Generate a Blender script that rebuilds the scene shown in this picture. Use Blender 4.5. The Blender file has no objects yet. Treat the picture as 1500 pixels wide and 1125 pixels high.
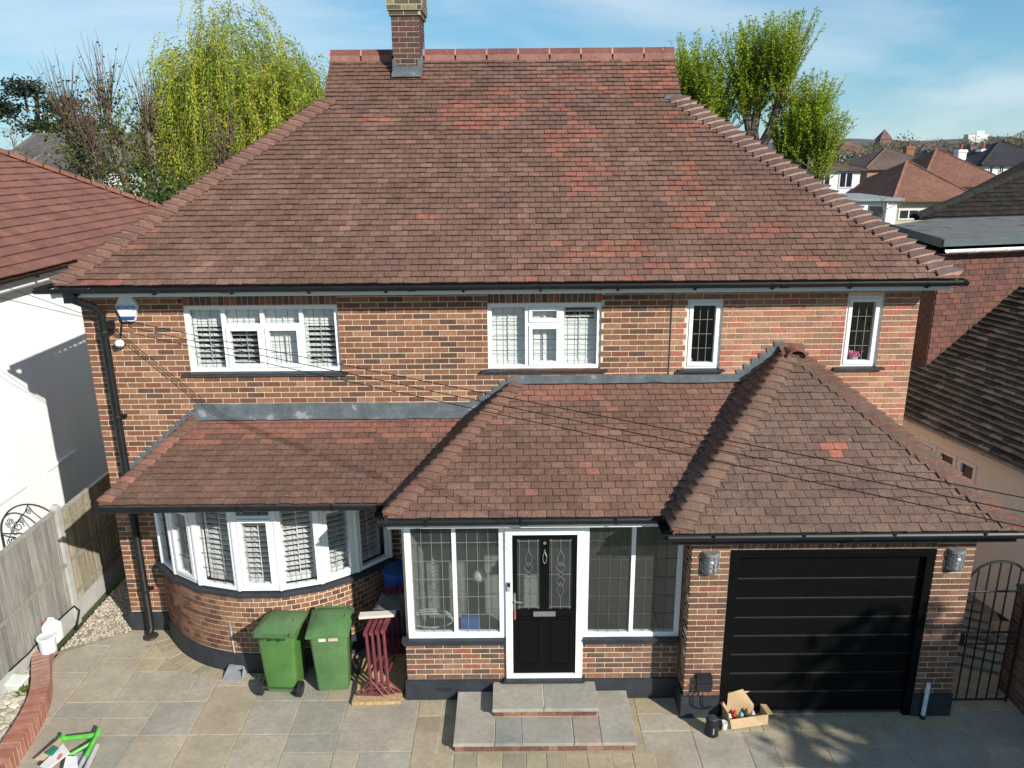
import bpy, math, random
from mathutils import Vector, Matrix, noise
random.seed(7)
V = Vector
R = math.radians
SC = bpy.context.scene
COL = SC.collection

# ------------------------------------------------------------------ camera
FPX, PITCH, ROLL, CAMH = 1150.0, R(16.5), 0.0085, 6.65
CAM = V((0, 0, CAMH))
_r0 = V((1, 0, 0)); FW = V((0, math.cos(PITCH), -math.sin(PITCH))); _u0 = V((0, math.sin(PITCH), math.cos(PITCH)))
RT = _r0*math.cos(ROLL) - _u0*math.sin(ROLL)
UP = _r0*math.sin(ROLL) + _u0*math.cos(ROLL)
cd = bpy.data.cameras.new('camera'); cam = bpy.data.objects.new('camera', cd); COL.objects.link(cam)
cd.sensor_width = 36; cd.sensor_fit = 'HORIZONTAL'; cd.lens = 36*FPX/1500
cd.clip_start = 0.1; cd.clip_end = 9000
m = Matrix((RT, UP, -FW)).transposed().to_4x4(); m.translation = CAM
cam.matrix_world = m
SC.camera = cam

# ------------------------------------------------------------------ sun, sky, exposure
SUN = V((0.90, -1.0, 0.75)).normalized()
ELEV = math.asin(SUN.z); AZ = math.atan2(SUN.x, SUN.y)
w = bpy.data.worlds.new('World'); SC.world = w; w.use_nodes = True
nt = w.node_tree; nt.nodes.clear()
out = nt.nodes.new('ShaderNodeOutputWorld'); bg = nt.nodes.new('ShaderNodeBackground')
sky = nt.nodes.new('ShaderNodeTexSky'); sky.sky_type = 'NISHITA'; sky.sun_disc = False
sky.sun_elevation = ELEV; sky.sun_rotation = AZ; sky.air_density = 1.0; sky.dust_density = 0.0; sky.ozone_density = 2.2
tc = nt.nodes.new('ShaderNodeTexCoord')
mp = nt.nodes.new('ShaderNodeMapping'); mp.inputs['Scale'].default_value = (1.3, 1.3, 5.5); mp.inputs['Rotation'].default_value = (0.1, 0.12, 0); mp.inputs['Location'].default_value = (.35, 0, -1.25)
nz = nt.nodes.new('ShaderNodeTexNoise'); nz.inputs['Scale'].default_value = 1.7; nz.inputs['Detail'].default_value = 7; nz.inputs['Roughness'].default_value = 0.52; nz.inputs['Distortion'].default_value = 0.5
rp = nt.nodes.new('ShaderNodeValToRGB'); rp.color_ramp.elements[0].position = 0.40; rp.color_ramp.elements[1].position = 0.64
rp.color_ramp.elements[1].color = (0.5, 0.5, 0.5, 1)
mx = nt.nodes.new('ShaderNodeMixRGB'); mx.inputs['Color2'].default_value = (4.3, 4.75, 5.1, 1)
nt.links.new(tc.outputs['Generated'], mp.inputs['Vector']); nt.links.new(mp.outputs[0], nz.inputs['Vector'])
nt.links.new(nz.outputs[0], rp.inputs[0]); nt.links.new(rp.outputs[0], mx.inputs['Fac'])
tn = nt.nodes.new('ShaderNodeMixRGB'); tn.blend_type = 'MULTIPLY'; tn.inputs['Fac'].default_value = 1; tn.inputs['Color2'].default_value = (.52, .87, 1.10, 1)
vk = nt.nodes.new('ShaderNodeVectorMath'); vk.operation = 'MULTIPLY_ADD'; vk.inputs[1].default_value = (.13, .13, .13); vk.inputs[2].default_value = (1, 1, 1)
vd = nt.nodes.new('ShaderNodeVectorMath'); vd.operation = 'DIVIDE'      # soft shoulder so that the horizon does not burn out
nt.links.new(sky.outputs[0], vk.inputs[0]); nt.links.new(sky.outputs[0], vd.inputs[0]); nt.links.new(vk.outputs[0], vd.inputs[1])
nt.links.new(vd.outputs[0], tn.inputs['Color1']); nt.links.new(tn.outputs[0], mx.inputs['Color1']); nt.links.new(mx.outputs[0], bg.inputs['Color'])
bg.inputs['Strength'].default_value = 0.15
nt.links.new(bg.outputs[0], out.inputs['Surface'])
sd = bpy.data.lights.new('sun', 'SUN'); sd.energy = 4.9; sd.angle = R(0.53); sd.color = (1.0, 0.95, 0.87)
so = bpy.data.objects.new('sun', sd); COL.objects.link(so)
so.rotation_euler = (-SUN).to_track_quat('-Z', 'Y').to_euler(); so.location = (20, -20, 30)
vs = SC.view_settings; vs.view_transform = 'Standard'; vs.look = 'None'; vs.exposure = 0.38; vs.gamma = 1.0; vs.use_curve_mapping = False

# ------------------------------------------------------------------ pixel -> point on a known surface
def ray(u, v): return FW + RT*((u-750)/FPX) + UP*((562.5-v)/FPX)
def onY(u, v, Y): d = ray(u, v); return CAM + d*(Y/d.y)
def onZ(u, v, Z): d = ray(u, v); return CAM + d*((Z-CAMH)/d.z)
def onX(u, v, X): d = ray(u, v); return CAM + d*(X/d.x)
def onP(u, v, p, n): d = ray(u, v); return CAM + d*((p-CAM).dot(n)/d.dot(n))

# ------------------------------------------------------------------ materials
MATS = {}
def M(name, col=(.5, .5, .5), rough=.8, attr=False, n=(6, .15), n2=None, bump=None, metal=0., spec=.3, stretch=(1, 1, 1), spots=None, trans=0., n3=None):
    if name in MATS: return MATS[name]
    mt = bpy.data.materials.new(name); mt.use_nodes = True; MATS[name] = mt
    t = mt.node_tree; b = t.nodes['Principled BSDF']
    b.inputs['Roughness'].default_value = rough; b.inputs['Metallic'].default_value = metal
    b.inputs['Specular IOR Level'].default_value = spec
    L = t.links.new
    if attr:
        a = t.nodes.new('ShaderNodeAttribute'); a.attribute_name = 'tint'; src = a.outputs['Color']
    else:
        a = t.nodes.new('ShaderNodeRGB'); a.outputs[0].default_value = (*col, 1); src = a.outputs[0]
    g = t.nodes.new('ShaderNodeNewGeometry'); mp = t.nodes.new('ShaderNodeMapping'); mp.inputs['Scale'].default_value = stretch
    L(g.outputs['Position'], mp.inputs['Vector']); pos = mp.outputs[0]
    for k in (n, n2, n3):
        if not k: continue
        nn = t.nodes.new('ShaderNodeTexNoise'); nn.inputs['Scale'].default_value = k[0]; nn.inputs['Detail'].default_value = 6; nn.inputs['Roughness'].default_value = .62
        L(pos, nn.inputs['Vector'])
        mr = t.nodes.new('ShaderNodeMapRange'); mr.inputs[1].default_value = .3; mr.inputs[2].default_value = .7
        mr.inputs[3].default_value = 1-k[1]; mr.inputs[4].default_value = 1+k[1]
        L(nn.outputs[0], mr.inputs[0])
        mm = t.nodes.new('ShaderNodeVectorMath'); mm.operation = 'SCALE'
        L(src, mm.inputs[0]); L(mr.outputs[0], mm.inputs['Scale']); src = mm.outputs[0]
    if spots:   # (scale, threshold, colour, strength): lichen and bird lime
        nn = t.nodes.new('ShaderNodeTexNoise'); nn.inputs['Scale'].default_value = spots[0]; nn.inputs['Detail'].default_value = 3
        L(pos, nn.inputs['Vector'])
        cr = t.nodes.new('ShaderNodeMapRange'); cr.inputs[1].default_value = spots[1]; cr.inputs[2].default_value = spots[1]+.035; cr.inputs[4].default_value = spots[3]
        L(nn.outputs[0], cr.inputs[0])
        mi = t.nodes.new('ShaderNodeMixRGB'); mi.inputs['Color2'].default_value = (*spots[2], 1)
        L(cr.outputs[0], mi.inputs['Fac']); L(src, mi.inputs['Color1']); src = mi.outputs[0]
    L(src, b.inputs['Base Color'])
    if bump:
        nn = t.nodes.new('ShaderNodeTexNoise'); nn.inputs['Scale'].default_value = bump[0]; nn.inputs['Detail'].default_value = 5
        L(pos, nn.inputs['Vector'])
        bp = t.nodes.new('ShaderNodeBump'); bp.inputs['Strength'].default_value = bump[1]; bp.inputs['Distance'].default_value = bump[2] if len(bump) > 2 else .01
        L(nn.outputs[0], bp.inputs['Height']); L(bp.outputs[0], b.inputs['Normal'])
    if trans:
        tr = t.nodes.new('ShaderNodeBsdfTranslucent'); L(src, tr.inputs['Color'])
        ms = t.nodes.new('ShaderNodeMixShader'); ms.inputs[0].default_value = trans
        L(b.outputs[0], ms.inputs[1]); L(tr.outputs[0], ms.inputs[2]); L(ms.outputs[0], t.nodes['Material Output'].inputs['Surface'])
    return mt

def glass_mat(name, tint, refl=1.0, ior=1.5, haze=0.0, rough=.02):
    mt = bpy.data.materials.new(name); mt.use_nodes = True; MATS[name] = mt
    t = mt.node_tree; t.nodes.clear(); L = t.links.new
    o = t.nodes.new('ShaderNodeOutputMaterial'); tr = t.nodes.new('ShaderNodeBsdfTransparent'); tr.inputs[0].default_value = (*tint, 1)
    gl = t.nodes.new('ShaderNodeBsdfGlossy'); gl.inputs['Roughness'].default_value = rough
    fr = t.nodes.new('ShaderNodeLayerWeight'); fr.inputs[0].default_value = .5
    pw = t.nodes.new('ShaderNodeMath'); pw.operation = 'POWER'; pw.inputs[1].default_value = 4.0; L(fr.outputs['Facing'], pw.inputs[0])
    ma = t.nodes.new('ShaderNodeMath'); ma.operation = 'MULTIPLY_ADD'; ma.inputs[1].default_value = .62*refl; ma.inputs[2].default_value = .045*refl; L(pw.outputs[0], ma.inputs[0])
    ms = t.nodes.new('ShaderNodeMixShader'); L(ma.outputs[0], ms.inputs[0])
    first = tr.outputs[0]
    if haze:
        df = t.nodes.new('ShaderNodeBsdfDiffuse'); df.inputs[0].default_value = (.5, .55, .53, 1)
        m2 = t.nodes.new('ShaderNodeMixShader'); m2.inputs[0].default_value = haze; L(tr.outputs[0], m2.inputs[1]); L(df.outputs[0], m2.inputs[2]); first = m2.outputs[0]
    L(first, ms.inputs[1]); L(gl.outputs[0], ms.inputs[2]); L(ms.outputs[0], o.inputs[0])
    return mt

brickM = M('brick_face', attr=True, rough=.88, n=(22, .26), n2=(90, .16), n3=(1.1, .17), bump=(160, .5, .004))
mortarM = M('sand_mortar', (.70, .56, .39), rough=.95, n=(9, .12), n2=(80, .12), bump=(200, .4, .003))
greymortarM = M('grey_brick_mortar', (.42, .35, .27), rough=.95, n=(9, .12), bump=(200, .4, .003))  # greyer, darker mortar of the chimney and the boundary wall core
tileM = M('clay_roof_tile', attr=True, rough=.86, n=(1.5, .17), n2=(48, .34), n3=(9, .16), bump=(120, .5, .004), spots=(34, .70, (.40, .36, .31), .8))
oldtileM = M('mossy_concrete_tile', attr=True, rough=.92, n=(3, .35), n2=(40, .35), bump=(90, .6, .006), spots=(7, .60, (.04, .042, .018), .6))
plainTileM = M('pantile_red', attr=True, rough=.85, n=(1.5, .18), n2=(40, .34), bump=(120, .4, .004))
pinkMortarM = M('pink_bedding_mortar', (.50, .27, .22), rough=.95, n=(14, .2), bump=(150, .4, .004))
blackPlasticM = M('black_gutter_plastic', (.010, .012, .013), rough=.45, n=(8, .3), spec=.35)
blackPaintM = M('black_plinth_paint', (.028, .033, .04), rough=.55, n=(5, .3), n2=(40, .15), bump=(60, .3, .003), spec=.4)
ironM = M('black_iron', (.012, .012, .013), rough=.5, n=(20, .3), spec=.5)
whiteM = M('white_upvc', (.80, .81, .82), rough=.28, n=(3, .03), spec=.45)
whiteWallM = M('white_render', (.79, .81, .82), rough=.9, n=(2.2, .05), n2=(30, .02), stretch=(1, 1, .18), bump=(90, .25, .003))
creamM = M('cream_render', (.80, .80, .73), rough=.9, n=(1.5, .06), n2=(30, .05), bump=(90, .3, .003))
leadM = M('lead_flashing', (.105, .122, .132), rough=.55, n=(5, .30), n2=(30, .14), spots=(5, .63, (.34, .36, .37), .5), bump=(25, .4, .008), spec=.4)
doorM = M('black_door_skin', (.003, .0035, .004), rough=.4, n=(30, .1), spec=.18, bump=(60, .08, .001))
garageM = M('black_garage_panel', (.003, .0034, .0036), rough=.5, n=(10, .3), spec=.12, bump=(120, .12, .001))
steelM = M('brushed_steel', (.5, .5, .5), rough=.35, metal=.9, n=(20, .1))
leadCameM = M('dark_lead_came', (.10, .105, .11), rough=.5, n=(20, .1), metal=.3)
paleCameM = M('pale_lead_came', (.19, .195, .195), rough=.5, n=(20, .1))
slatM = M('white_shutter', (.70, .71, .71), rough=.5, n=(3, .02))
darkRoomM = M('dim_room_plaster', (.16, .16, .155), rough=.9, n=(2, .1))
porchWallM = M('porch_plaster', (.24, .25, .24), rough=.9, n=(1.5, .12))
glassM = glass_mat('window_glass', (.97, .98, .975))
porchGlassM = glass_mat('porch_glass', (.88, .90, .89), haze=.03)
slabM = M('sandstone_paving', attr=True, rough=.85, n=(2.6, .15), n2=(16, .12), n3=(.55, .14), bump=(14, .45, .008), spots=(5.5, .66, (.27, .22, .14), .45))
groutM = M('paving_grout', (.34, .285, .195), rough=.95, n=(4, .25), n2=(60, .2), bump=(80, .4, .004))
concreteM = M('concrete', (.40, .40, .37), rough=.9, n=(3, .15), n2=(40, .12), bump=(60, .4, .004))
woodM = M('weathered_fence_wood', attr=True, rough=.9, n=(4, .28), n2=(18, .2), stretch=(6, 6, .5), bump=(30, .5, .004))
gravelM = M('pea_shingle', attr=True, rough=.85, n=(30, .2))
earthM = M('bare_earth', (.10, .085, .06), rough=.95, n=(5, .3), bump=(30, .6, .01))
redBrickM = M('red_coping_brick', attr=True, rough=.85, n=(10, .2), n2=(70, .15), bump=(130, .5, .004))
plasticM = M('coloured_plastic', attr=True, rough=.42, n=(4, .17), n2=(40, .10), spec=.4, bump=(50, .08, .002))
paintM = M('painted_metal', attr=True, rough=.5, n=(14, .22), n2=(60, .15), spec=.4, bump=(90, .2, .002))
cardM = M('cardboard', attr=True, rough=.9, n=(8, .10), bump=(60, .2, .002))
leafM = M('leaf', attr=True, rough=.6, n=(.9, .22), trans=.35)
barkM = M('bark', attr=True, rough=.95, n=(3, .35), n2=(20, .25), stretch=(1, 1, .35), bump=(14, .8, .03))
wallM = M('far_wall', attr=True, rough=.9, n=(.6, .08))
roofM = M('far_roof', attr=True, rough=.9, n=(.5, .25), n2=(4, .2))
farGlassM = M('far_window_glass', (.02, .025, .03), rough=.08, n=(2, .2), spec=.8)
grassM = M('grass_ground', (.060, .075, .030), rough=.95, n=(.05, .4), n2=(.6, .3), bump=(2, .5, .1))
cableM = M('black_cable', (.010, .010, .012), rough=.5, n=(10, .1))
feltM = M('roofing_felt', (.135, .135, .125), rough=.95, n=(2.5, .25), n2=(40, .35), bump=(80, .5, .006), spots=(3.2, .62, (.035, .035, .012), .8))
greyboardM = M('grey_green_fascia', (.08, .105, .10), rough=.6, n=(4, .15))
flowerM = M('petal', attr=True, rough=.6, n=(30, .2), trans=.2)
clearM = M('lamp_diffuser', (.26, .275, .28), rough=.3, n=(20, .1), spec=.6)

# ------------------------------------------------------------------ mesh building
class MB:
    def __init__(s): s.v = []; s.f = []; s.c = []; s.col = (1, 1, 1)
    def add(s, vs, fs, col=None):
        o = len(s.v); s.v += [tuple(p) for p in vs]; s.f += [tuple(i+o for i in f) for f in fs]; s.c += [col or s.col]*len(fs)
        return s
    def hexa(s, p, col=None, skip=()):   # p: 4 bottom ccw seen from above, 4 top
        F = [(3, 2, 1, 0), (4, 5, 6, 7), (0, 1, 5, 4), (1, 2, 6, 5), (2, 3, 7, 6), (3, 0, 4, 7)]
        return s.add(p, [f for i, f in enumerate(F) if i not in skip], col)
    def box(s, x0, x1, y0, y1, z0, z1, col=None):
        return s.hexa([(x0, y0, z0), (x1, y0, z0), (x1, y1, z0), (x0, y1, z0), (x0, y0, z1), (x1, y0, z1), (x1, y1, z1), (x0, y1, z1)], col)
    def obox(s, o, ux, uy, uz, x0, x1, y0, y1, z0, z1, col=None):
        P = lambda a, b, c: o + ux*a + uy*b + uz*c
        return s.hexa([P(x0, y0, z0), P(x1, y0, z0), P(x1, y1, z0), P(x0, y1, z0), P(x0, y0, z1), P(x1, y0, z1), P(x1, y1, z1), P(x0, y1, z1)], col)
    def tube(s, pts, r, seg=6, col=None, cap=True):
        pts = [V(p) for p in pts]; n = len(pts)
        rs = r if isinstance(r, (list, tuple)) else [r]*n
        o = len(s.v); prev = None; vs = []; fs = []
        for i, p in enumerate(pts):
            d = (pts[min(i+1, n-1)] - pts[max(i-1, 0)])
            d = d.normalized() if d.length > 1e-9 else V((0, 0, 1))
            if prev is None: a = d.orthogonal().normalized()
            else:
                a = prev - d*prev.dot(d)
                a = a.normalized() if a.length > 1e-6 else d.orthogonal().normalized()
            prev = a; b = d.cross(a)
            for k in range(seg):
                t = 2*math.pi*k/seg
                vs.append(p + (a*math.cos(t) + b*math.sin(t))*rs[i])
        for i in range(n-1):
            for k in range(seg):
                k2 = (k+1) % seg
                fs.append((i*seg+k, i*seg+k2, (i+1)*seg+k2, (i+1)*seg+k))
        if cap: fs.append(tuple(range(seg-1, -1, -1))); fs.append(tuple((n-1)*seg+k for k in range(seg)))
        return s.add(vs, fs, col)
    def lathe(s, c, prof, seg=20, ax=V((0, 0, 1)), col=None):   # prof: (r, h)
        c = V(c); a = ax.orthogonal().normalized(); b = ax.cross(a); vs = []; fs = []
        for r, h in prof:
            for k in range(seg):
                t = 2*math.pi*k/seg; vs.append(c + ax*h + (a*math.cos(t) + b*math.sin(t))*r)
        for i in range(len(prof)-1):
            for k in range(seg):
                k2 = (k+1) % seg; fs.append((i*seg+k, i*seg+k2, (i+1)*seg+k2, (i+1)*seg+k))
        fs.append(tuple(range(seg-1, -1, -1))); fs.append(tuple((len(prof)-1)*seg+k for k in range(seg)))
        return s.add(vs, fs, col)
    def prism(s, prof, d, col=None):     # prof: closed list of points, d: extrusion vector
        n = len(prof); vs = [V(p) for p in prof] + [V(p)+V(d) for p in prof]
        fs = [(i, (i+1) % n, n+(i+1) % n, n+i) for i in range(n)] + [tuple(range(n-1, -1, -1)), tuple(range(n, 2*n))]
        return s.add(vs, fs, col)
    def slab(s, poly, th, col=None):     # polygon given by 3d points, thickened along -normal
        p = [V(q) for q in poly]; nn = (p[1]-p[0]).cross(p[2]-p[0]).normalized()
        return s.prism(p, -nn*th, col)
    def sphere(s, c, r, seg=12, rings=7, col=None, sc=(1, 1, 1), jit=0.):
        vs = []; fs = []; c = V(c)
        for i in range(rings+1):
            ph = math.pi*i/rings
            for k in range(seg):
                t = 2*math.pi*k/seg; j = 1+random.uniform(-jit, jit)
                vs.append(c + V((math.sin(ph)*math.cos(t)*sc[0], math.sin(ph)*math.sin(t)*sc[1], math.cos(ph)*sc[2]))*r*j)
        for i in range(rings):
            for k in range(seg):
                k2 = (k+1) % seg; fs.append((i*seg+k, (i+1)*seg+k, (i+1)*seg+k2, i*seg+k2))
        return s.add(vs, fs, col)
    def mesh(s, name, smooth=False):
        me = bpy.data.meshes.new(name); me.from_pydata(s.v, [], s.f); me.update()
        at = me.color_attributes.new('tint', 'FLOAT_COLOR', 'CORNER')
        buf = []
        for f, c in zip(s.f, s.c): buf += [c[0], c[1], c[2], 1.0]*len(f)
        at.data.foreach_set('color', buf)
        if smooth:
            me.polygons.foreach_set('use_smooth', [True]*len(me.polygons)); 
            try: me.set_sharp_from_angle(angle=R(40))
            except Exception: pass
        return me

def put(name, mesh, mat, parent=None, loc=None, label=None, kind=None):
    o = bpy.data.objects.new(name, mesh); COL.objects.link(o)
    if mat and not mesh.materials: mesh.materials.append(mat)
    if loc is not None: o.location = loc
    if parent:
        o.parent = parent; o.matrix_parent_inverse = WINV[parent.name]
    WINV[o.name] = Matrix.Translation(o.location).inverted()
    if label: o['label'] = label
    if kind: o['kind'] = kind
    return o
WINV = {}
def obj(name, mb, mat, parent=None, smooth=False, label=None, kind=None): return put(name, mb.mesh(name, smooth), mat, parent, None, label, kind)
def thing(name, label, cat, loc, group=None):
    o = bpy.data.objects.new(name, None); COL.objects.link(o); o.location = loc; o.empty_display_size = .2
    o['label'] = label; o['category'] = cat
    if group: o['group'] = group
    WINV[o.name] = Matrix.Translation(V(loc)).inverted()
    return o
def tag(o, label, cat, group=None):
    o['label'] = label; o['category'] = cat
    if group: o['group'] = group
    return o
def structure(o): o['kind'] = 'structure'; return o
def jit(c, a): k = 1+random.uniform(-a, a); return tuple(max(0, x*k*(1+random.uniform(-a*.25, a*.25))) for x in c)

# pieces: many alike small solids; the ones that show largest become objects, the rest one mesh
class Pieces:
    def __init__(s): s.items = []
    def add(s, origin, vs, fs, col, key=None, grp=0): s.items.append((V(origin), vs, fs, col, key, grp))
    def build(s, name, rest, mat, parents, limit):
        idx = sorted(range(len(s.items)), key=lambda i: (s.items[i][0]-CAM).length if s.items[i][4] else 1e9)
        solo = set(i for i in idx[:limit] if s.items[i][4]); cache = {}; joined = {}
        for i, (o, vs, fs, col, key, grp) in enumerate(s.items):
            if i in solo:
                k = (key, col)
                if k not in cache: cache[k] = MB().add(vs, fs, col).mesh(name)
                put(name, cache[k], mat, parents[grp], o)
            else:
                joined.setdefault(grp, MB()).add([o+V(p) for p in vs], fs, col)
        for g, mb in joined.items(): obj(rest, mb, mat, parents[g], kind='stuff')

# ------------------------------------------------------------------ bricks and tiles
def palette(base, k=14, a=.13): return [jit(random.choice(base), a) for _ in range(k)]
OLD = palette([(0.228, 0.107, 0.062), (0.215, 0.101, 0.059), (0.187, 0.083, 0.050), (0.248, 0.124, 0.072), (0.232, 0.114, 0.066), (0.112, 0.062, 0.046), (0.145, 0.070, 0.047), (0.207, 0.077, 0.047), (0.220, 0.108, 0.064), (0.236, 0.116, 0.068), (0.199, 0.091, 0.055), (.10, .062, .05), (.12, .075, .058), (.30, .155, .092), (.14, .078, .058)], 30, .10)
NEW = palette([(0.353, 0.171, 0.110), (0.335, 0.155, 0.101), (0.335, 0.120, 0.086), (0.270, 0.147, 0.097), (0.372, 0.199, 0.126)], 14, .09)
CONTRAST = palette([(0.113, 0.070, 0.058), (0.144, 0.084, 0.064), (0.306, 0.119, 0.072), (0.198, 0.106, 0.072), (0.252, 0.145, 0.092), (0.126, 0.079, 0.063), (0.216, 0.101, 0.068)], 18, .12)
PIER = palette([(0.176, 0.090, 0.061), (0.199, 0.103, 0.069), (0.142, 0.074, 0.052), (0.228, 0.085, 0.059), (0.123, 0.071, 0.052), (0.237, 0.129, 0.085)], 18, .12)
BAYB = palette([(0.203, 0.104, 0.062), (0.148, 0.066, 0.043), (0.228, 0.121, 0.075), (0.106, 0.054, 0.039), (0.186, 0.081, 0.051)], 16, .12)
bricks = Pieces()
FACE5 = [(4, 5, 6, 7), (0, 1, 5, 4), (1, 2, 6, 5), (2, 3, 7, 6), (3, 0, 4, 7), (3, 2, 1, 0)]
def brick(p, u, nrm, wd, ht, col, grp, proud=.007, depth=.03, key=True, z=V((0, 0, 1))):
    pr = proud
    a = [u*(-wd/2)+z*(-ht/2), u*(wd/2)+z*(-ht/2), u*(wd/2)+z*(ht/2), u*(-wd/2)+z*(ht/2)]
    vs = [q-nrm*depth for q in a] + [q+nrm*pr for q in a]
    # order as hexa: bottom = back face, top = front face
    bricks.add(p, vs, FACE5[:5], col, ('b', round(wd, 3), round(ht, 3), round(u.x, 2), round(u.y, 2), round(z.z, 2)) if key else None, grp)
def brick_field(o, u, nrm, length, z0, z1, pal, grp, holes=(), off=0., L=.225, C=.075, header=False, hfun=None):
    """o: origin point of wall line at z=0 on the mortar face; holes: (a0,a1,z0,z1) along u"""
    nrow = int(round((z1-z0)/C))
    for r in range(nrow):
        zc = z0+C*(r+.5)
        a = -(.5*L if r % 2 else 0)+off
        while a > 0: a -= L
        while a < length-.01:
            a0 = max(a, 0); a1 = min(a+L, length)
            segs = [(a0, a1)]
            for h in holes:
                if zc > h[2]-.02 and zc < h[3]+.02:
                    ns = []
                    for s0, s1 in segs:
                        if s1 <= h[0] or s0 >= h[1]: ns.append((s0, s1))
                        else:
                            if s0 < h[0]-.02: ns.append((s0, h[0]+.005))
                            if s1 > h[1]+.02: ns.append((h[1]-.005, s1))
                    segs = ns
            for s0, s1 in segs:
                if s1-s0 < .035: continue
                c = o+u*((s0+s1)/2)+V((0, 0, zc))
                pl = hfun(c) if hfun else pal
                full = abs(s1-s0-L) < .002
                brick(c, u, nrm, s1-s0-.0125, C-.0135, random.choice(pl), grp, .006+random.uniform(0, .003) if not full else .007)
            a += L

tiles = Pieces()
def tile_slope(o, u, s, n, poly, grp, colf, gauge=.1, wd=.165, pc=tiles, th=.011, off0=0., key='t', lift=.025, wav=.003):
    """o eave origin; poly: list of (a,b) vertices (convex) in along-eave/up-slope coordinates"""
    bs = [q[1] for q in poly]; b = min(bs); bmax = max(bs); row = 0
    def rng(bb):
        xs = []
        for i in range(len(poly)):
            (a0, b0), (a1, b1) = poly[i], poly[(i+1) % len(poly)]
            if abs(b1-b0) < 1e-9:
                if abs(bb-b0) < 1e-6: xs += [a0, a1]
            elif min(b0, b1)-1e-9 <= bb <= max(b0, b1)+1e-9:
                xs.append(a0+(a1-a0)*(bb-b0)/(b1-b0))
        return (min(xs), max(xs)) if xs else None
    while b < bmax-.02:
        bt = min(b+gauge, bmax)
        r0 = rng(b+1e-4); r1 = rng(bt-1e-4)
        if not r0 or not r1: b += gauge; row += 1; continue
        a = math.floor(min(r0[0], r1[0])/wd)*wd - (wd/2 if row % 2 else 0)+off0
        while a < max(r0[1], r1[1]):
            g = .0034
            lo0, lo1 = max(a+g, r0[0]), min(a+wd-g, r0[1]); hi0, hi1 = max(a+g, r1[0]), min(a+wd-g, r1[1])
            full = lo0 == hi0 == a+g and lo1 == hi1 == a+wd-g
            if (lo1-lo0 > .012 or hi1-hi0 > .012):
                if lo1 < lo0: lo0 = lo1 = (lo0+lo1)/2
                if hi1 < hi0: hi0 = hi1 = (hi0+hi1)/2
                hl = lift+(random.uniform(-wav, wav*1.6)); hu = lift*.20
                if full: hl = lift+random.choice((-wav, 0, wav, wav*2.2))
                c = o+u*(a+wd/2)+s*b
                sk = random.uniform(-.003, .003) if not full else random.choice((-.003, 0, .003))
                def P(x, y, h): return o+u*x+s*y+n*h-c
                vs = [P(lo0, b+sk, hl-th), P(lo1, b-sk, hl-th), P(hi1, bt+.012, hu-th), P(hi0, bt+.012, hu-th),
                      P(lo0, b+sk, hl), P(lo1, b-sk, hl), P(hi1, bt+.012, hu), P(hi0, bt+.012, hu)]
                col = colf(a+wd/2, (b+bt)/2, row, int(round(a/wd*2)))
                pc.add(c, vs, FACE5[:5], col, (key, grp, round(hl, 4), sk) if full else None, grp)
            a += wd
        b += gauge; row += 1

def extrude_x(prof, x0, x1): return [V((x0, y, z)) for y, z in prof], V((x1-x0, 0, 0))

# ================================================================== GROUND
X_ = V((1, 0, 0)); Y_ = V((0, 1, 0)); Z_ = V((0, 0, 1))
structure(obj('ground', MB().add([(-4000, -300, -.06), (4000, -300, -.06), (4000, 6000, -.06), (-4000, 6000, -.06)], [(0, 1, 2, 3)]), grassM))
drive = structure(obj('driveway', MB().box(-6.34, 9, 4.5, 10.02, -.05, -.004), groutM))

# ================================================================== HOUSE
WY, PY, GY = 10.0, 8.42, 8.05        # main wall, porch wall, garage wall planes
XL, XR = -5.55, 5.27
house = thing('detached_house', 'large brick detached house with brown clay tile roof, curved bay, porch and black garage door', 'house', (0, WY, 0))
def wall_holes(mb, o, u, n, length, z0, z1, th, holes):
    xs = sorted(set([0, length]+[h[0] for h in holes]+[h[1] for h in holes])); zs = sorted(set([z0, z1]+[h[2] for h in holes]+[h[3] for h in holes]))
    for i in range(len(xs)-1):
        for j in range(len(zs)-1):
            cx, cz = (xs[i]+xs[i+1])/2, (zs[j]+zs[j+1])/2
            if any(h[0] < cx < h[1] and h[2] < cz < h[3] for h in holes): continue
            mb.obox(o, u, -n, Z_, xs[i], xs[i+1], 0, th, zs[j], zs[j+1])
    return mb
FN = V((0, -1, 0))
HO = [(-4.24-XL, -2.25-XL, 3.88, 4.77), (-.31-XL, 1.17-XL, 3.885, 4.77), (2.28-XL, 2.74-XL, 3.87, 4.80), (4.34-XL, 4.81-XL, 3.88, 4.83)]
BAYH = (-4.86-XL, -1.80-XL, .02, 2.62)
om = V((XL, WY+.007, 0))
main_wall = obj('front_wall', wall_holes(MB(), om, X_, FN, XR-XL, 0, 4.97, .25, HO+[BAYH]), mortarM, house)
solds = [(HO[0][0]-.0, HO[0][1]+.0, 4.77, 4.99), (HO[1][0], HO[1][1], 4.77, 4.99)]
hol = HO+solds+[(BAYH[0]-.02, BAYH[1]+.05, 0, 2.30)]
split = 2.07-XL
def palx(c): return NEW if c.x > 2.07 else OLD
brick_field(om, X_, FN, split-.008, 2.325, 4.95, OLD, 'main', hol)
brick_field(om+X_*split, X_, FN, XR-2.07, 2.325, 4.95, NEW, 'main', [(h[0]-split, h[1]-split, h[2], h[3]) for h in hol], off=.07)
brick_field(om, X_, FN, BAYH[0]+.02, .30, 2.325, OLD, 'main', (), off=.0)
brick_field(om+X_*(BAYH[1]-.02), X_, FN, -1.34-XL-BAYH[1]+.03, .30, 2.325, BAYB, 'main')
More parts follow.
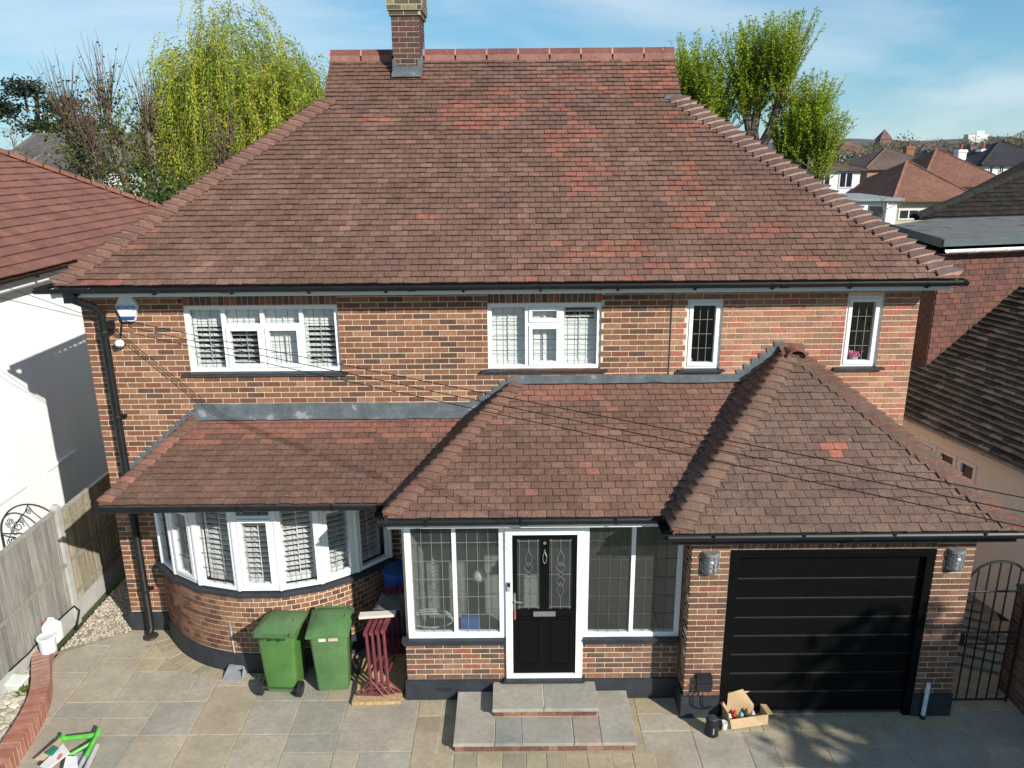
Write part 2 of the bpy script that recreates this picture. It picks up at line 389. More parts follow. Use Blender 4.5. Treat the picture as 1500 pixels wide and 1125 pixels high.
for h in solds:
    k = int((h[1]-h[0])/.0755)
    for i in range(k):
        brick(om+X_*(h[0]+(i+.5)*(h[1]-h[0])/k)+Z_*4.875, X_, FN, (h[1]-h[0])/k-.01, .19, random.choice(CONTRAST), 'main', key=False)
obj('movement_joint', MB().box(2.064, 2.078, WY-.003, WY+.02, 3.75, 4.95), blackPaintM, house)
# side and back walls
side = MB()
side.box(XL, XL+.25, WY+.26, 16.6, 0, 4.97); side.box(XR-.25, XR, WY+.26, 16.6, 0, 4.97); side.box(XL+.25, XR-.25, 16.35, 16.6, 0, 4.97)
sw = obj('side_wall', side, mortarM, house)
brick_field(V((XL+.005, 13.2, 0)), V((0, -1, 0)), V((-1, 0, 0)), 3.2, .3, 4.95, OLD, 'side')
brick_field(V((XR-.005, WY, 0)), Y_, X_, 3.2, .3, 4.95, NEW, 'side')
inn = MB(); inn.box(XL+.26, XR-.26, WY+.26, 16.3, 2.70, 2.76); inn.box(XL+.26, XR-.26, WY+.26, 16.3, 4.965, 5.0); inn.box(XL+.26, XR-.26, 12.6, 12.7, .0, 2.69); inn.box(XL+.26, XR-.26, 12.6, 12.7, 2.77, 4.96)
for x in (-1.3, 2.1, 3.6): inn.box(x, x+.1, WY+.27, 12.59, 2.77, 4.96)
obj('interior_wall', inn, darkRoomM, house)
# plinth
pl = MB(); pl.box(XL-.02, -4.96, WY-.03, WY+.004, 0, .29); pl.box(XL-.02, XL+.0, WY+.005, 13, 0, .29)
obj('plinth', pl, blackPaintM, house)

# ------------------------------------------------------------------ windows
def window(o, u, n, x0, x1, z0, z1, cols, parent, fr=.055, camem=leadCameM, glass=None, inset=.035, deep=.07, shutters=True, sashw=.048):
    """o on wall face at z=0. cols: (f0,f1,[(g0,g1,sash,(nx,nz),shutter)])"""
    P = lambda mb, a0, a1, d0, d1, b0, b1: mb.obox(o, u, -n, Z_, a0, a1, d0, d1, b0, b1)
    f = MB(); W = x1-x0; Hh = z1-z0; d0, d1 = inset, inset+deep
    P(f, x0, x0+fr, d0, d1, z0, z1); P(f, x1-fr, x1, d0, d1, z0, z1); P(f, x0+fr, x1-fr, d0, d1, z0, z0+fr); P(f, x0+fr, x1-fr, d0, d1, z1-fr, z1)
    for c in cols[:-1]:
        xm = x0+W*c[1]; P(f, xm-.024, xm+.024, d0+.002, d1, z0+fr, z1-fr)
    for c in cols:
        a0 = x0+W*c[0]+(fr if c[0] == 0 else .024); a1 = x0+W*c[1]-(fr if c[1] == 1 else .024)
        for p in c[2][:-1]:
            zm = z0+Hh*p[1]; P(f, a0, a1, d0+.001, d1, zm-.022, zm+.022)
    wo = obj('window', f, whiteM, parent)
    for c in cols:
        a0 = x0+W*c[0]+(fr if c[0] == 0 else .024); a1 = x0+W*c[1]-(fr if c[1] == 1 else .024)
        for p in c[2]:
            b0 = z0+Hh*p[0]+(fr if p[0] == 0 else .022); b1 = z0+Hh*p[1]-(fr if p[1] == 1 else .022)
            A0, A1, B0, B1 = a0, a1, b0, b1
            if p[2]:
                sm = MB(); q = sashw; e = .002
                P(sm, a0+e, a0+q, d0-.014, d1-.01, b0+e, b1-e); P(sm, a1-q, a1-e, d0-.014, d1-.01, b0+e, b1-e)
                P(sm, a0+q, a1-q, d0-.014, d1-.01, b0+e, b0+q); P(sm, a0+q, a1-q, d0-.014, d1-.01, b1-q, b1-e)
                obj('sash', sm, whiteM, wo); A0 += q; A1 -= q; B0 += q; B1 -= q
            g = MB(); P(g, A0, A1, d0+.028, d0+.034, B0, B1); obj('pane', g, glass or glassM, wo)
            nx, nz = p[3]; cm = MB(); t = .0034
            for i in range(1, nx): xx = A0+(A1-A0)*i/nx; P(cm, xx-t, xx+t, d0+.0235, d0+.027, B0, B1)
            for i in range(1, nz): zz = B0+(B1-B0)*i/nz; P(cm, A0, A1, d0+.0225, d0+.0265, zz-t, zz+t)
            if nx+nz > 2: obj('lead_came', cm, camem, wo, kind='stuff')
        sh = c[3] if len(c) > 3 else None
        if sh:   # one shutter leaf per light: (tilt degrees in the lower part, tilt in the upper, split fraction)
            sf = MB(); q = .038; D0, D1 = .15, .175
            b0, b1 = z0+.02, z1-.03; e0, e1 = a0-.01, a1+.01
            P(sf, e0, e0+q, D0, D1, b0, b1); P(sf, e1-q, e1, D0, D1, b0, b1); P(sf, e0+q, e1-q, D0, D1, b0, b0+.06); P(sf, e0+q, e1-q, D0, D1, b1-.06, b1)
            P(sf, (e0+e1)/2-.005, (e0+e1)/2+.005, D0-.02, D0-.012, b0+.08, b1-.08)
            obj('shutter_frame', sf, slatM, wo)
            k = int((b1-b0-.12)/.071); st = (b1-b0-.12)/k
            for i in range(k):
                zc = b0+.06+st*(i+.5); fz = (i+.5)/k
                ang = R((sh[0] if fz < sh[2] else sh[1])+random.uniform(-2.5, 2.5))
                ch = (-n)*math.cos(ang)+Z_*math.sin(ang); nn = u.cross(ch)
                s = MB(); s.obox(o+(-n)*(D0+.012)+Z_*zc, u, ch, nn, e0+q, e1-q, -.0335, .0335, -.0045, .0045)
                obj('shutter_slat', s, slatM, wo)
    return wo
owin = V((0, WY, 0))
def sill(o, u, n, x0, x1, z, parent, mat=None):
    mb = MB(); prof = [(-.06, -.005), (-.06, -.028), (.035, -.045), (.035, .004)]
    mb.prism([o+u*x0+(-n)*a+Z_*(z+b) for a, b in prof], u*(x1-x0)); return obj('sill', mb, mat or blackPaintM, parent)
window(owin, X_, FN, -4.24, -2.25, 3.88, 4.77, [
    (0, .245, [(0, 1, False, (3, 4), 0)], (14, 78, .66)),
    (.245, .50, [(0, .70, True, (3, 3), 0), (.70, 1, False, (3, 1), 0)], (6, 80, .74)),
    (.50, .755, [(0, .70, True, (3, 3), 0), (.70, 1, False, (3, 1), 0)], (84, 84, .5)),
    (.755, 1, [(0, 1, False, (3, 4), 0)], (12, 80, .70))], house)
sill(owin, X_, FN, -4.33, -2.16, 3.88, house)
window(owin, X_, FN, -.31, 1.17, 3.885, 4.77, [
    (0, .345, [(0, 1, False, (3, 4), 0)], (82, 82, .5)),
    (.345, .655, [(0, .69, True, (3, 3), 0), (.69, 1, True, (3, 1), 0)], (84, 84, .5)),
    (.655, 1, [(0, 1, False, (3, 4), 0)], (80, 10, .80))], house)
sill(owin, X_, FN, -.40, 1.26, 3.885, house)
w3 = window(owin, X_, FN, 2.28, 2.74, 3.87, 4.80, [(0, 1, [(0, 1, True, (3, 4), 0)])], house, camem=paleCameM, fr=.035)
w4 = window(owin, X_, FN, 4.34, 4.81, 3.88, 4.83, [(0, 1, [(0, 1, True, (3, 4), 0)])], house, camem=paleCameM, fr=.035)
sill(owin, X_, FN, 2.19, 2.80, 3.87, house); sill(owin, X_, FN, 4.24, 4.90, 3.88, house)

# ------------------------------------------------------------------ tile colours
BROWN = palette([(0.144, 0.079, 0.058), (0.138, 0.077, 0.056), (0.153, 0.084, 0.061), (0.129, 0.073, 0.054), (0.146, 0.078, 0.057), (0.159, 0.089, 0.064)], 20, .06)
PINKB = palette([(0.170, 0.094, 0.068), (0.182, 0.100, 0.072), (0.162, 0.091, 0.067), (0.191, 0.108, 0.078), (0.157, 0.087, 0.064)], 18, .06)
REDT = palette([(0.235, 0.091, 0.062), (0.216, 0.088, 0.062), (0.244, 0.101, 0.070), (0.198, 0.087, 0.062)], 10, .06)
ORNG = palette([(0.264, 0.116, 0.084), (0.238, 0.108, 0.080), (0.281, 0.128, 0.096), (0.212, 0.100, 0.080)], 8, .08)
GREYB = palette([(0.141, 0.091, 0.068), (0.153, 0.097, 0.072), (0.128, 0.084, 0.065), (0.165, 0.104, 0.076), (0.146, 0.089, 0.066)], 18, .07)
DARKT = palette([(.10, .075, .062), (.12, .085, .07), (.085, .065, .055), (.135, .095, .078)], 10, .1)
REDP = [(696, 169, 58, 19, .85), (740, 150, 28, 26, .5), (822, 191, 23, 50, .8), (779, 118, 22, 32, .5), (859, 262, 36, 23, .95), (861, 196, 20, 9, .8), (951, 118, 44, 34, .8), (1010, 291, 27, 45, .9), (1050, 330, 40, 20, .5), (893, 370, 95, 13, .55), (985, 388, 60, 10, .6), (921, 406, 28, 5, .8), (1110, 345, 60, 30, .35), (1180, 385, 60, 14, .4), (1000, 180, 40, 24, .4), (640, 110, 120, 14, .12), (900, 110, 60, 30, .35), (240, 330, 30, 20, .15)]
def proj(p):
    q = p-CAM; z = q.dot(FW); return 750+FPX*q.dot(RT)/z, 562.5-FPX*q.dot(UP)/z
def run_id(a, row): return math.sin(math.floor(a/.40+row*.37)*12.9898+row*78.233)*43758.5453 % 1.0
def col_main(a, b, row, i):
    u, v = proj(eo+X_*a+sM*b); pr_ = 0
    for cu, cv, ru, rv, k in REDP:
        d = ((u-cu)/ru)**2+((v-cv)/rv)**2
        if d < 1.6: pr_ = max(pr_, k*(1 if d < .8 else .55))
    if run_id(a, row) < pr_*.95+.012 and random.random() < .93: return random.choice(REDT)
    k = noise.noise(V((a*.6, b*1.0, 4.4)))
    return random.choice(PINKB if random.random() < .30+k*.8 else BROWN)
def col_porch(a, b, row, i):
    if row >= 18: return random.choice(ORNG if a < 1.2 else PINKB)
    return random.choice(PINKB if random.random() < .75 else BROWN+ORNG[:1])
def col_bay(a, b, row, i):
    if row >= 12: return random.choice(ORNG)
    if row >= 10 and random.random() < .4: return random.choice(ORNG)
    return random.choice(BROWN if random.random() < .8 else PINKB[:8])
def col_gar(a, b, row, i):
    return random.choice(GREYB)

# ------------------------------------------------------------------ roofs
def slope_frame(run, rise):
    L = math.hypot(run, rise); return V((0, run/L, rise/L)), V((0, -rise/L, run/L)), L
EY, EZ, RY, RZ = 9.62, 5.12, 13.25, 8.10
sM, nM, LM = slope_frame(RY-EY, RZ-EZ)
eo = V((0, EY, EZ))
exl = onY(79, 417, EY).x; exr = onY(1405, 405, EY).x
gl = onP(475, 150, eo, nM); gr = onP(998, 146, eo, nM); gl.x = (gl.x+onP(487, 80, eo, nM).x)/2; gr.x = (gr.x+onP(985, 79, eo, nM).x)/2
bg_ = ((gl-eo).dot(sM)+(gr-eo).dot(sM))/2
base = MB()
gz = EZ+sM.z*bg_; gy = EY+sM.y*bg_; gy2 = 2*RY-gy; EY2 = 2*RY-EY
base.slab([(exl, EY, EZ-.01), (exr, EY, EZ-.01), (gr.x, gy, gz-.01), (gl.x, gy, gz-.01)], .05)
base.slab([(gl.x, gy, gz-.01), (gr.x, gy, gz-.01), (gr.x, RY, RZ-.01), (gl.x, RY, RZ-.01)], .05)
base.slab([(exr, EY2, EZ-.01), (exl, EY2, EZ-.01), (gl.x, gy2, gz-.01), (gr.x, gy2, gz-.01)], .05)
base.slab([(gr.x, gy2, gz-.01), (gl.x, gy2, gz-.01), (gl.x, RY, RZ-.01), (gr.x, RY, RZ-.01)], .05)
base.slab([(exl, EY2, EZ-.01), (exl, EY, EZ-.01), (gl.x, gy, gz-.01), (gl.x, gy2, gz-.01)], .05)
base.slab([(exr, EY, EZ-.01), (exr, EY2, EZ-.01), (gr.x, gy2, gz-.01), (gr.x, gy, gz-.01)], .05)
for gx, sg in ((gl.x, -1), (gr.x, 1)): base.prism([(gx-sg*.03, gy, gz), (gx-sg*.03, gy2, gz), (gx-sg*.03, RY, RZ-.02)], V((sg*.02, 0, 0)))
base.c = [(.12, .08, .065)]*len(base.f)
main_roof = obj('main_roof', base, tileM, house)
tile_slope(eo, X_, sM, nM, [(exl, -.03), (exr, -.03), (gr.x, bg_), (gr.x+.03, LM-.02), (gl.x-.03, LM-.02), (gl.x, bg_)], 'main', col_main, gauge=LM/47.0, key='m')
# hip ends and rear
def side_slope(p0, p1, q0, q1, grp, colf, gauge=.1, key=None):
    """p0->p1 eave, q0,q1 upper edge points (q0 above p0)"""
    p0, p1, q0, q1 = V(p0), V(p1), V(q0), V(q1)
    u = (p1-p0).normalized(); n = u.cross(q0-p0).normalized()
    if n.z < 0: n = -n
    s = n.cross(u); 
    if s.z < 0: s = -s
    f = lambda p: ((p-p0).dot(u), (p-p0).dot(s))
    poly = [f(p0), f(p1), f(q1), f(q0)]
    tile_slope(p0, u, s, n, poly, grp, colf, gauge=gauge, key=key or 'x')
    return u, s, n
nL = side_slope((exl, EY2, EZ), (exl, EY, EZ), (gl.x, gy2, gz), (gl.x, gy, gz), 'main', lambda *a: random.choice(BROWN), key='hl')[2]
nR = side_slope((exr, EY, EZ), (exr, EY2, EZ), (gr.x, gy, gz), (gr.x, gy2, gz), 'main', lambda *a: random.choice(BROWN), key='hr')[2]

def hip_tiles(p0, p1, na, nb, cnt, parent, pal, W0=.165, W1=.105, lift0=.062, lift1=.018, mort=(.46, .25, .205), start=0., over=1.45):
    p0, p1 = V(p0), V(p1); h = (p1-p0).normalized(); wv = h.cross(Z_).normalized(); step = (p1-p0).length/cnt
    up = wv.cross(h); 
    if up.z < 0: up = -up
    def kk(n, sgn): return abs(n.dot(wv)/n.dot(up)) if abs(n.dot(up)) > 1e-6 else .6
    na2, nb2 = (na, nb) if na.dot(wv) > 0 else (nb, na)
    kp, km = na2.dot(wv)/na2.dot(up), -nb2.dot(wv)/nb2.dot(up)
    ts = [-1, -.72, -.45, -.2, 0, .2, .45, .72, 1]
    def prof(W, lift, base=False):
        r = []
        for t in ts:
            k = kp if t > 0 else km; d = abs(t)*W
            z = -k*d*(.75+.25*abs(t)) + (0 if base else lift*(1-.72*abs(t)**1.5)); r.append(wv*(t*W)+up*z+h*(.85*k*d*up.z/max(h.z, .2)))
        return r
    cache = {}
    for i in range(cnt):
        col = random.choice(pal)
        if col not in cache:
            mb = MB(); lo = prof(W0, lift0); hi = [q+h*step*over for q in prof(W1, lift1)]; th = .013; n = len(ts)
            lo2 = [q-up*th for q in lo]; hi2 = [q-up*th for q in hi]; fs = []
            for j in range(n-1):
                fs += [(j, j+1, n+j+1, n+j), (2*n+j+1, 2*n+j, 3*n+j, 3*n+j+1), (j+1, j, 2*n+j, 2*n+j+1)]
            fs += [(0, n, 3*n, 2*n), (n-1, 2*n-1, 4*n-1, 3*n-1)]
            mb.add(lo+hi+lo2+hi2, fs, col)
            bs = [q+h*.006 for q in prof(W0, lift0, True)]; lt = [q+h*.003 for q in lo2]
            mb.add(lt+bs, [(j, n+j, n+j+1, j+1) for j in range(n-1)], mort)
            cache[col] = mb.mesh('hip_tile', True)
        put('hip_tile', cache[col], tileM, parent, p0+h*(step*i+start)+wv*random.uniform(-.004, .004)+up*(.012+random.uniform(-.003, .004)))
cnt = int(bg_/(LM/47))
hipPal = PINKB[:5]+BROWN[:3]
hip_tiles((exl, EY, EZ+.01), (gl.x, gy, gz+.01), nM, nL, cnt, main_roof, hipPal, lift0=.082, W0=.195)
hip_tiles((exr, EY, EZ+.01), (gr.x, gy, gz+.01), nM, nR, cnt, main_roof, GREYB[:6]+[(.16, .11, .095)], mort=(.52, .33, .29), lift0=.092, W0=.205)
# lead saddle at the right gablet, ridge tiles
obj('lead_saddle', MB().slab([eo+X_*(gr.x-.28)+sM*(bg_-.02)+nM*.03, eo+X_*(gr.x+.02)+sM*(bg_-.02)+nM*.03, eo+X_*(gr.x+.0)+sM*(bg_+.08)+nM*.032, eo+X_*(gr.x-.2)+sM*(bg_+.07)+nM*.032], .006), leadM, main_roof)
nr = 11; rl = (gr.x-gl.x+.06)/nr
for i in range(nr):
    mb = MB(); x0 = gl.x-.03+rl*i; col = jit((.165, .066, .054), .1); seg = 8
    pr = [V((0, math.cos(math.pi*k/seg)*-.115, math.sin(math.pi*k/seg)*.105)) for k in range(seg+1)]
    pi = [q*.88 for q in pr][::-1]
    mb.prism([V((x0+.012, RY, RZ-.01))+q for q in pr+pi], V((rl-.024, 0, 0)), col)
    mb.prism([V((x0-.012, RY, RZ-.01))+q*.985 for q in pr+pi], V((.026, 0, 0)), (.40, .23, .19))
    mb.box(x0+.013, x0+rl-.013, RY-.126, RY-.10, RZ-.09, RZ-.004, (.27, .135, .108))
    obj('ridge_tile', mb, tileM, main_roof, True)

# --- porch, garage and bay roofs
pEY, pEZ, pTZ = 8.15, 2.665, 3.69
sP, nP, LP = slope_frame(WY-pEY, pTZ-pEZ); po = V((0, pEY, pEZ))
gEY, gEZ = 7.77, 2.645
apex = V((3.66, WY, 4.17)); gxl, gxr = 1.735, 5.57
sG, nG, LG = slope_frame(WY-gEY, apex.z-gEZ); go = V((0, gEY, gEZ))
bEY, bEZ, bTZ = 8.56, 2.665, 3.25
sB, nB, LB = slope_frame(WY-bEY, bTZ-bEZ); bo = V((0, bEY, bEZ))
pxl = -1.47; ptop = .03
kl = (apex.z-gEZ)/(apex.x-gxl)                     # garage left slope gradient
vtop = gxl+(pTZ-gEZ)/kl; 
pls = (pTZ-pEZ)/(ptop-pxl)                         # porch left slope gradient
bv = pxl+(bTZ-pEZ)/pls                             # bay valley top x
yv = gEY+(0)                                       # garage left eave runs back to the porch eave
rb = MB(); DK = (.11, .08, .07)
rb.slab([(pxl, pEY, pEZ-.012), (gxl, pEY, pEZ-.012), (vtop, WY, pTZ-.012), (ptop, WY, pTZ-.012)], .04, DK)
rb.slab([(pxl, WY, pEZ-.012), (pxl, pEY, pEZ-.012), (ptop, WY, pTZ-.012)], .04, DK)
porch_roof = obj('porch_roof', rb, tileM, house)
rb = MB(); rb.slab([(gxl, gEY, gEZ-.012), (gxr, gEY, gEZ-.012), tuple(apex-Z_*.012)], .04, DK)
rb.slab([(gxl, WY, gEZ-.012), (gxl, gEY, gEZ-.012), tuple(apex-Z_*.012)], .04, DK)
rb.slab([(gxr, gEY, gEZ-.012), (gxr, WY, gEZ-.012), tuple(apex-Z_*.012)], .04, DK)
garage_roof = obj('garage_roof', rb, tileM, house)
bxl = -4.93; btl = -4.27
rb = MB(); rb.slab([(bxl, bEY, bEZ-.012), (pxl, bEY, bEZ-.012), (bv+.3, WY, bTZ-.012), (btl, WY, bTZ-.012)], .04, DK)
rb.slab([(-5.2, WY, 2.50), (bxl, bEY, bEZ-.012), (btl, WY, bTZ-.012)], .03, DK)
bay_roof = obj('bay_roof', rb, tileM, house)
tile_slope(po, X_, sP, nP, [(pxl, -.03), (gxl+.02, -.03), (vtop, LP), (ptop, LP)], 'porch', col_porch, gauge=LP/21, key='p', off0=.05)
tile_slope(go, X_, sG, nG, [(gxl, -.03), (gxr, -.03), (apex.x, LG)], 'garage', col_gar, gauge=LG/25, key='g', wav=.004)
tile_slope(bo, X_, sB, nB, [(bxl, -.03), (pxl+.02, -.03), (bv+.05, LB), (btl, LB)], 'bay', col_bay, gauge=LB/15, key='y', off0=.03)
dk = lambda *a: random.choice(GREYB[:8]+BROWN[:6])
npl = side_slope((pxl, WY, pEZ), (pxl, pEY, pEZ), (ptop, WY, pTZ), (ptop-.001, WY-.001, pTZ), 'porch', dk, key='pl')[2]
ngl = side_slope((gxl, WY, gEZ), (gxl, gEY, gEZ), (apex.x, WY, apex.z), (apex.x-.001, WY-.001, apex.z), 'garage', dk, key='gl', gauge=LG/25*1.02)[2]
ngr = side_slope((gxr, gEY, gEZ), (gxr, WY, gEZ), (apex.x+.001, WY-.001, apex.z), (apex.x, WY, apex.z), 'garage', dk, key='gr')[2]
nbl = V((-.62, -.13, .77)).normalized()
hip_tiles((pxl, pEY, pEZ+.01), (ptop, WY, pTZ+.01), nP, npl, 21, porch_roof, BROWN[:4]+PINKB[:3], mort=(.30, .13, .095), lift0=.055)
hip_tiles((gxl, gEY, gEZ+.01), tuple(apex), nG, ngl, 25, garage_roof, GREYB[:8], mort=(.42, .16, .11), lift0=.07, W0=.19, W1=.12)
hip_tiles((gxr, gEY, gEZ+.01), tuple(apex), nG, ngr, 25, garage_roof, GREYB[:8], mort=(.46, .13, .09), lift0=.07, W0=.19, W1=.12)
hip_tiles((bxl, bEY, bEZ+.01), (btl, WY, bTZ+.01), nB, nbl, 15, bay_roof, PINKB[:5]+ORNG[:2], mort=(.42, .2, .14), lift0=.045, W0=.15)
# crown saddle over the garage apex
mb = MB(); seg = 8
pr = [V((math.cos(math.pi*k/seg)*-.13, 0, math.sin(math.pi*k/seg)*.10)) for k in range(seg+1)]
mb.prism([apex+V((0, -.26, -.085))+q for q in pr+[q*.86 for q in pr][::-1]], V((0, .3, .03)), (.20, .085, .065)); obj('ridge_tile', mb, tileM, garage_roof, True)
# replaced tiles: recolour three garage tiles
for px, py in ((1202, 652), (1222, 652), (1215, 663)):
    p = onP(px, py, go, nG); best = min((i for i, t in enumerate(tiles.items) if t[5] == 'garage' and t[4] and t[4][0] == 'g'), key=lambda i: (tiles.items[i][0]+sG*.05-p).length)
    t = tiles.items[best]; tiles.items[best] = t[:3]+((.33, .12, .085),)+t[4:]

# --- flashings
def flash(x0, x1, z0, z1, fold, s, n, o, b):
    k = max(1, round((x1-x0)/1.15)); X0, X1 = x0, x1
    for i in range(k):
        x0 = X0+(X1-X0)*i/k-(.03 if i else 0); x1 = X0+(X1-X0)*(i+1)/k; dl = .003*(i % 2); zj = random.uniform(-.006, .006)
        mb = MB(); mb.obox(V((0, WY, 0)), X_, FN, Z_, x0, x1, .004, .014+dl, z0, z1+zj)
        e = o+s*b; nn_ = 7; top = []; bot = []
        for j in range(nn_+1):
            xx = x0+(x1-x0)*j/nn_; bot.append(V((xx, e.y, e.z))-s*(fold+random.uniform(-.008, .012))+n*(.043+dl+random.uniform(0, .006))); top.append(V((xx, WY-.012-dl, z0+.01)))
        mb.add(bot+top+[q-n*.005 for q in bot], [(j, j+1, nn_+2+j, nn_+1+j) for j in range(nn_)]+[(j+1, j, 2*nn_+2+j, 2*nn_+3+j) for j in range(nn_)])
        obj('lead_flashing', mb, leadM, house)
flash(btl+.02, bv+.25, bTZ+.04, 3.445, .10, sB, nB, bo, LB)
flash(ptop-.02, vtop-.02, pTZ+.035, 3.80, .045, sP, nP, po, LP)
def stepped(x0, z0, x1, z1, k, wd=.10):
    mb = MB(); sg = 1 if x1 > x0 else -1
    for i in range(k):
        a = x0+(x1-x0)*i/k; b = x0+(x1-x0)*(i+1)/k; za = z0+(z1-z0)*i/k; zb = z0+(z1-z0)*(i+1)/k; t = .001*(i % 2)
        mb.prism([V((a, WY-.006-t, za-.03)), V((b, WY-.006-t, zb-.03)), V((b, WY-.006-t, zb+wd*.45)), V((a-sg*.035, WY-.006-t, zb+wd*.45))], V((0, -.006, 0)))
    obj('stepped_flashing', mb, leadM, house)
stepped(-5.22, 2.50, btl+.02, 3.30, 11)
stepped(vtop-.06, 3.74, apex.x-.10, apex.z+.02, 6, .11)
stepped(bv+.1, bTZ+.12, ptop+.02, pTZ+.06, 6, .08)

# --- gutters, fascias, soffits
def gutter(p0, p1, outn, r=.056, brk=.95, name='gutter', joints=True):
    p0, p1 = V(p0), V(p1); d = (p1-p0); mb = MB(); seg = 8
    o_ = [outn*(math.cos(math.pi+math.pi*k/seg)*-r)+Z_*(math.sin(math.pi+math.pi*k/seg)*r) for k in range(seg+1)]
    i_ = [q*.9 for q in o_][::-1]
    mb.prism([p0+q for q in o_+i_], d)
    for e, dd in ((p0, d.normalized()), (p1, -d.normalized())): mb.prism([e+q*.95 for q in o_], dd*.006)
    g = obj(name, mb, blackPlasticM, house)
    L = d.length; dn = d.normalized(); k = max(1, int(L/brk))
    for i in range(k):
        c = p0+dn*(L*(i+.5)/k); b = MB()
        b.prism([c+q*1.09 for q in o_]+[c+q*1.01 for q in o_][::-1], dn*.03)
        b.obox(c, dn, outn, Z_, 0, .03, -.08, -.03, -.085, -.01)
        obj('gutter_bracket', b, blackPlasticM, g)
    if joints:
        for i in range(1, int(L/2.6)+1):
            c = p0+dn*(L*i/(int(L/2.6)+1)); b = MB(); b.prism([c+q*1.13 for q in o_]+[c+q*1.01 for q in o_][::-1], dn*.10); obj('gutter_joint', b, blackPlasticM, g)
    return g
gutter((-5.86, 9.585, 5.068), (5.60, 9.585, 5.075), FN)
gutter((-5.86, 9.66, 5.075), (-5.86, 12.5, 5.075), V((-1, 0, 0)), joints=False)
gutter((5.60, 9.66, 5.082), (5.60, 12.5, 5.082), V((1, 0, 0)), joints=False)
fb = MB(); fb.box(-5.72, 5.46, 9.672, 9.69, 4.952, 5.06); fb.box(-5.72, -5.702, 9.69, 16.7, 4.935, 5.06); fb.box(5.442, 5.46, 9.69, 16.7, 4.935, 5.06)
fb.box(-5.70, 5.44, 9.691, WY+.1, 4.972, 4.985); fb.box(-5.70, XL-.002, WY+.1, 16.7, 4.972, 4.985); fb.box(XR+.002, 5.44, WY+.1, 16.7, 4.972, 4.985)
obj('fascia', fb, whiteM, house)
gutter((-5.02, 8.53, 2.615), (-1.60, 8.53, 2.635), FN)
gutter((-1.555, 8.105, 2.63), (1.70, 8.105, 2.64), FN)
gutter((-1.555, 8.16, 2.63), (-1.555, 8.50, 2.63), V((-1, 0, 0)), joints=False)
gutter((1.685, 7.73, 2.602), (5.66, 7.73, 2.610), FN)
gutter((1.685, 7.78, 2.604), (1.685, 8.12, 2.62), V((-1, 0, 0)), joints=False)
fb = MB(); fb.box(-4.90, -1.48, 8.60, 8.615, 2.545, 2.65); fb.box(-4.90, -1.48, 8.615, WY, 2.57, 2.58); obj('fascia', fb, blackPlasticM, house)
fb = MB(); fb.box(-1.45, 1.72, 8.185, 8.20, 2.50, 2.64); fb.box(-1.45, 2.03, 8.20, PY+.1, 2.53, 2.54); obj('fascia', fb, whiteM, house)
fb = MB(); fb.box(1.76, 5.55, 7.80, 7.815, 2.47, 2.63); fb.box(1.76, 1.775, 7.815, 8.19, 2.47, 2.60); fb.box(1.776, 5.55, 7.816, GY+.05, 2.492, 2.502); fb.box(5.535, 5.55, 7.816, WY, 2.47, 2.62); obj('fascia', fb, blackPlasticM, house)
# downpipe
dp = MB(); px0 = -5.25
dp.tube([(-5.44, 9.60, 5.03), (-5.43, 9.64, 4.93), (-5.30, 9.83, 4.80), (px0, 9.895, 4.70), (px0, 9.895, .10), (px0, 9.83, .03)], .052, 12)
dpo = obj('downpipe', dp, blackPlasticM, house, True)
for z in (4.45, 3.3, 1.9, .7):
    b = MB(); b.lathe((px0, 9.895, z-.03), [(.058, 0), (.062, .01), (.062, .05), (.058, .06)], 14); b.box(px0-.09, px0+.09, 9.945, 9.985, z-.02, z+.02); obj('pipe_clip', b, blackPlasticM, dpo)
b = MB(); b.box(-5.50, -5.38, 9.55, 9.66, 4.90, 5.04); obj('gutter_outlet', b, blackPlasticM, dpo)
tag(obj('drain_cover', MB().lathe((px0+.03, 9.80, -.003), [(.10, 0), (.105, .012), (.10, .025), (.06, .03)], 16, col=(.05, .035, .03)), paintM, None), 'small round brown drain cover at the foot of the black downpipe', 'drain cover')

# ------------------------------------------------------------------ bay
bc = [onZ(u, v, 1.2) for u, v in [(240, 823), (258.6, 839.4), (294.6, 855.6), (352, 864.3), (412.8, 863.7), (472.6, 853.8), (525, 836.7), (572, 815)]]
bcx, bcy, br = -3.38, 10.80, 1.82
a0 = math.asin((-4.98-bcx)/br); a1 = -a0
def bp(a, r): return V((bcx+math.sin(a)*r, bcy-math.cos(a)*r, 0))
NA = 40; bw = MB(); bpL = MB()
for i in range(NA):
    p, q = a0+(a1-a0)*i/NA, a0+(a1-a0)*(i+1)/NA
    A, B, C, D = bp(p, br-.11), bp(q, br-.11), bp(q, br-.007), bp(p, br-.007)
    bw.hexa([D, C, B, A]+[x+Z_*1.15 for x in (D, C, B, A)])
    A, B, C, D = bp(p, br-.05), bp(q, br-.05), bp(q, br+.022), bp(p, br+.022)
    bpL.hexa([D, C, B, A]+[x+Z_*.29 for x in (D, C, B, A)])
bay_wall = obj('bay_wall', bw, mortarM, house); obj('plinth', bpL, blackPaintM, house)
arc = br*(a1-a0); k = int(arc/.1175)
for r in range(11):
    zc = .30+.0755*(r+.5)
    for i in range(k+1):
        a = a0+(i+(.5 if r % 2 else 0))*(a1-a0)/k
        if a > a1-.02 or a < a0+.015: continue
        nn = V((math.sin(a), -math.cos(a), 0)); u = V((math.cos(a), math.sin(a), 0))
        brick(bp(a, br-.007)+Z_*zc, u, nn, arc/k-.0125, .062, random.choice(BAYB), 'bay')
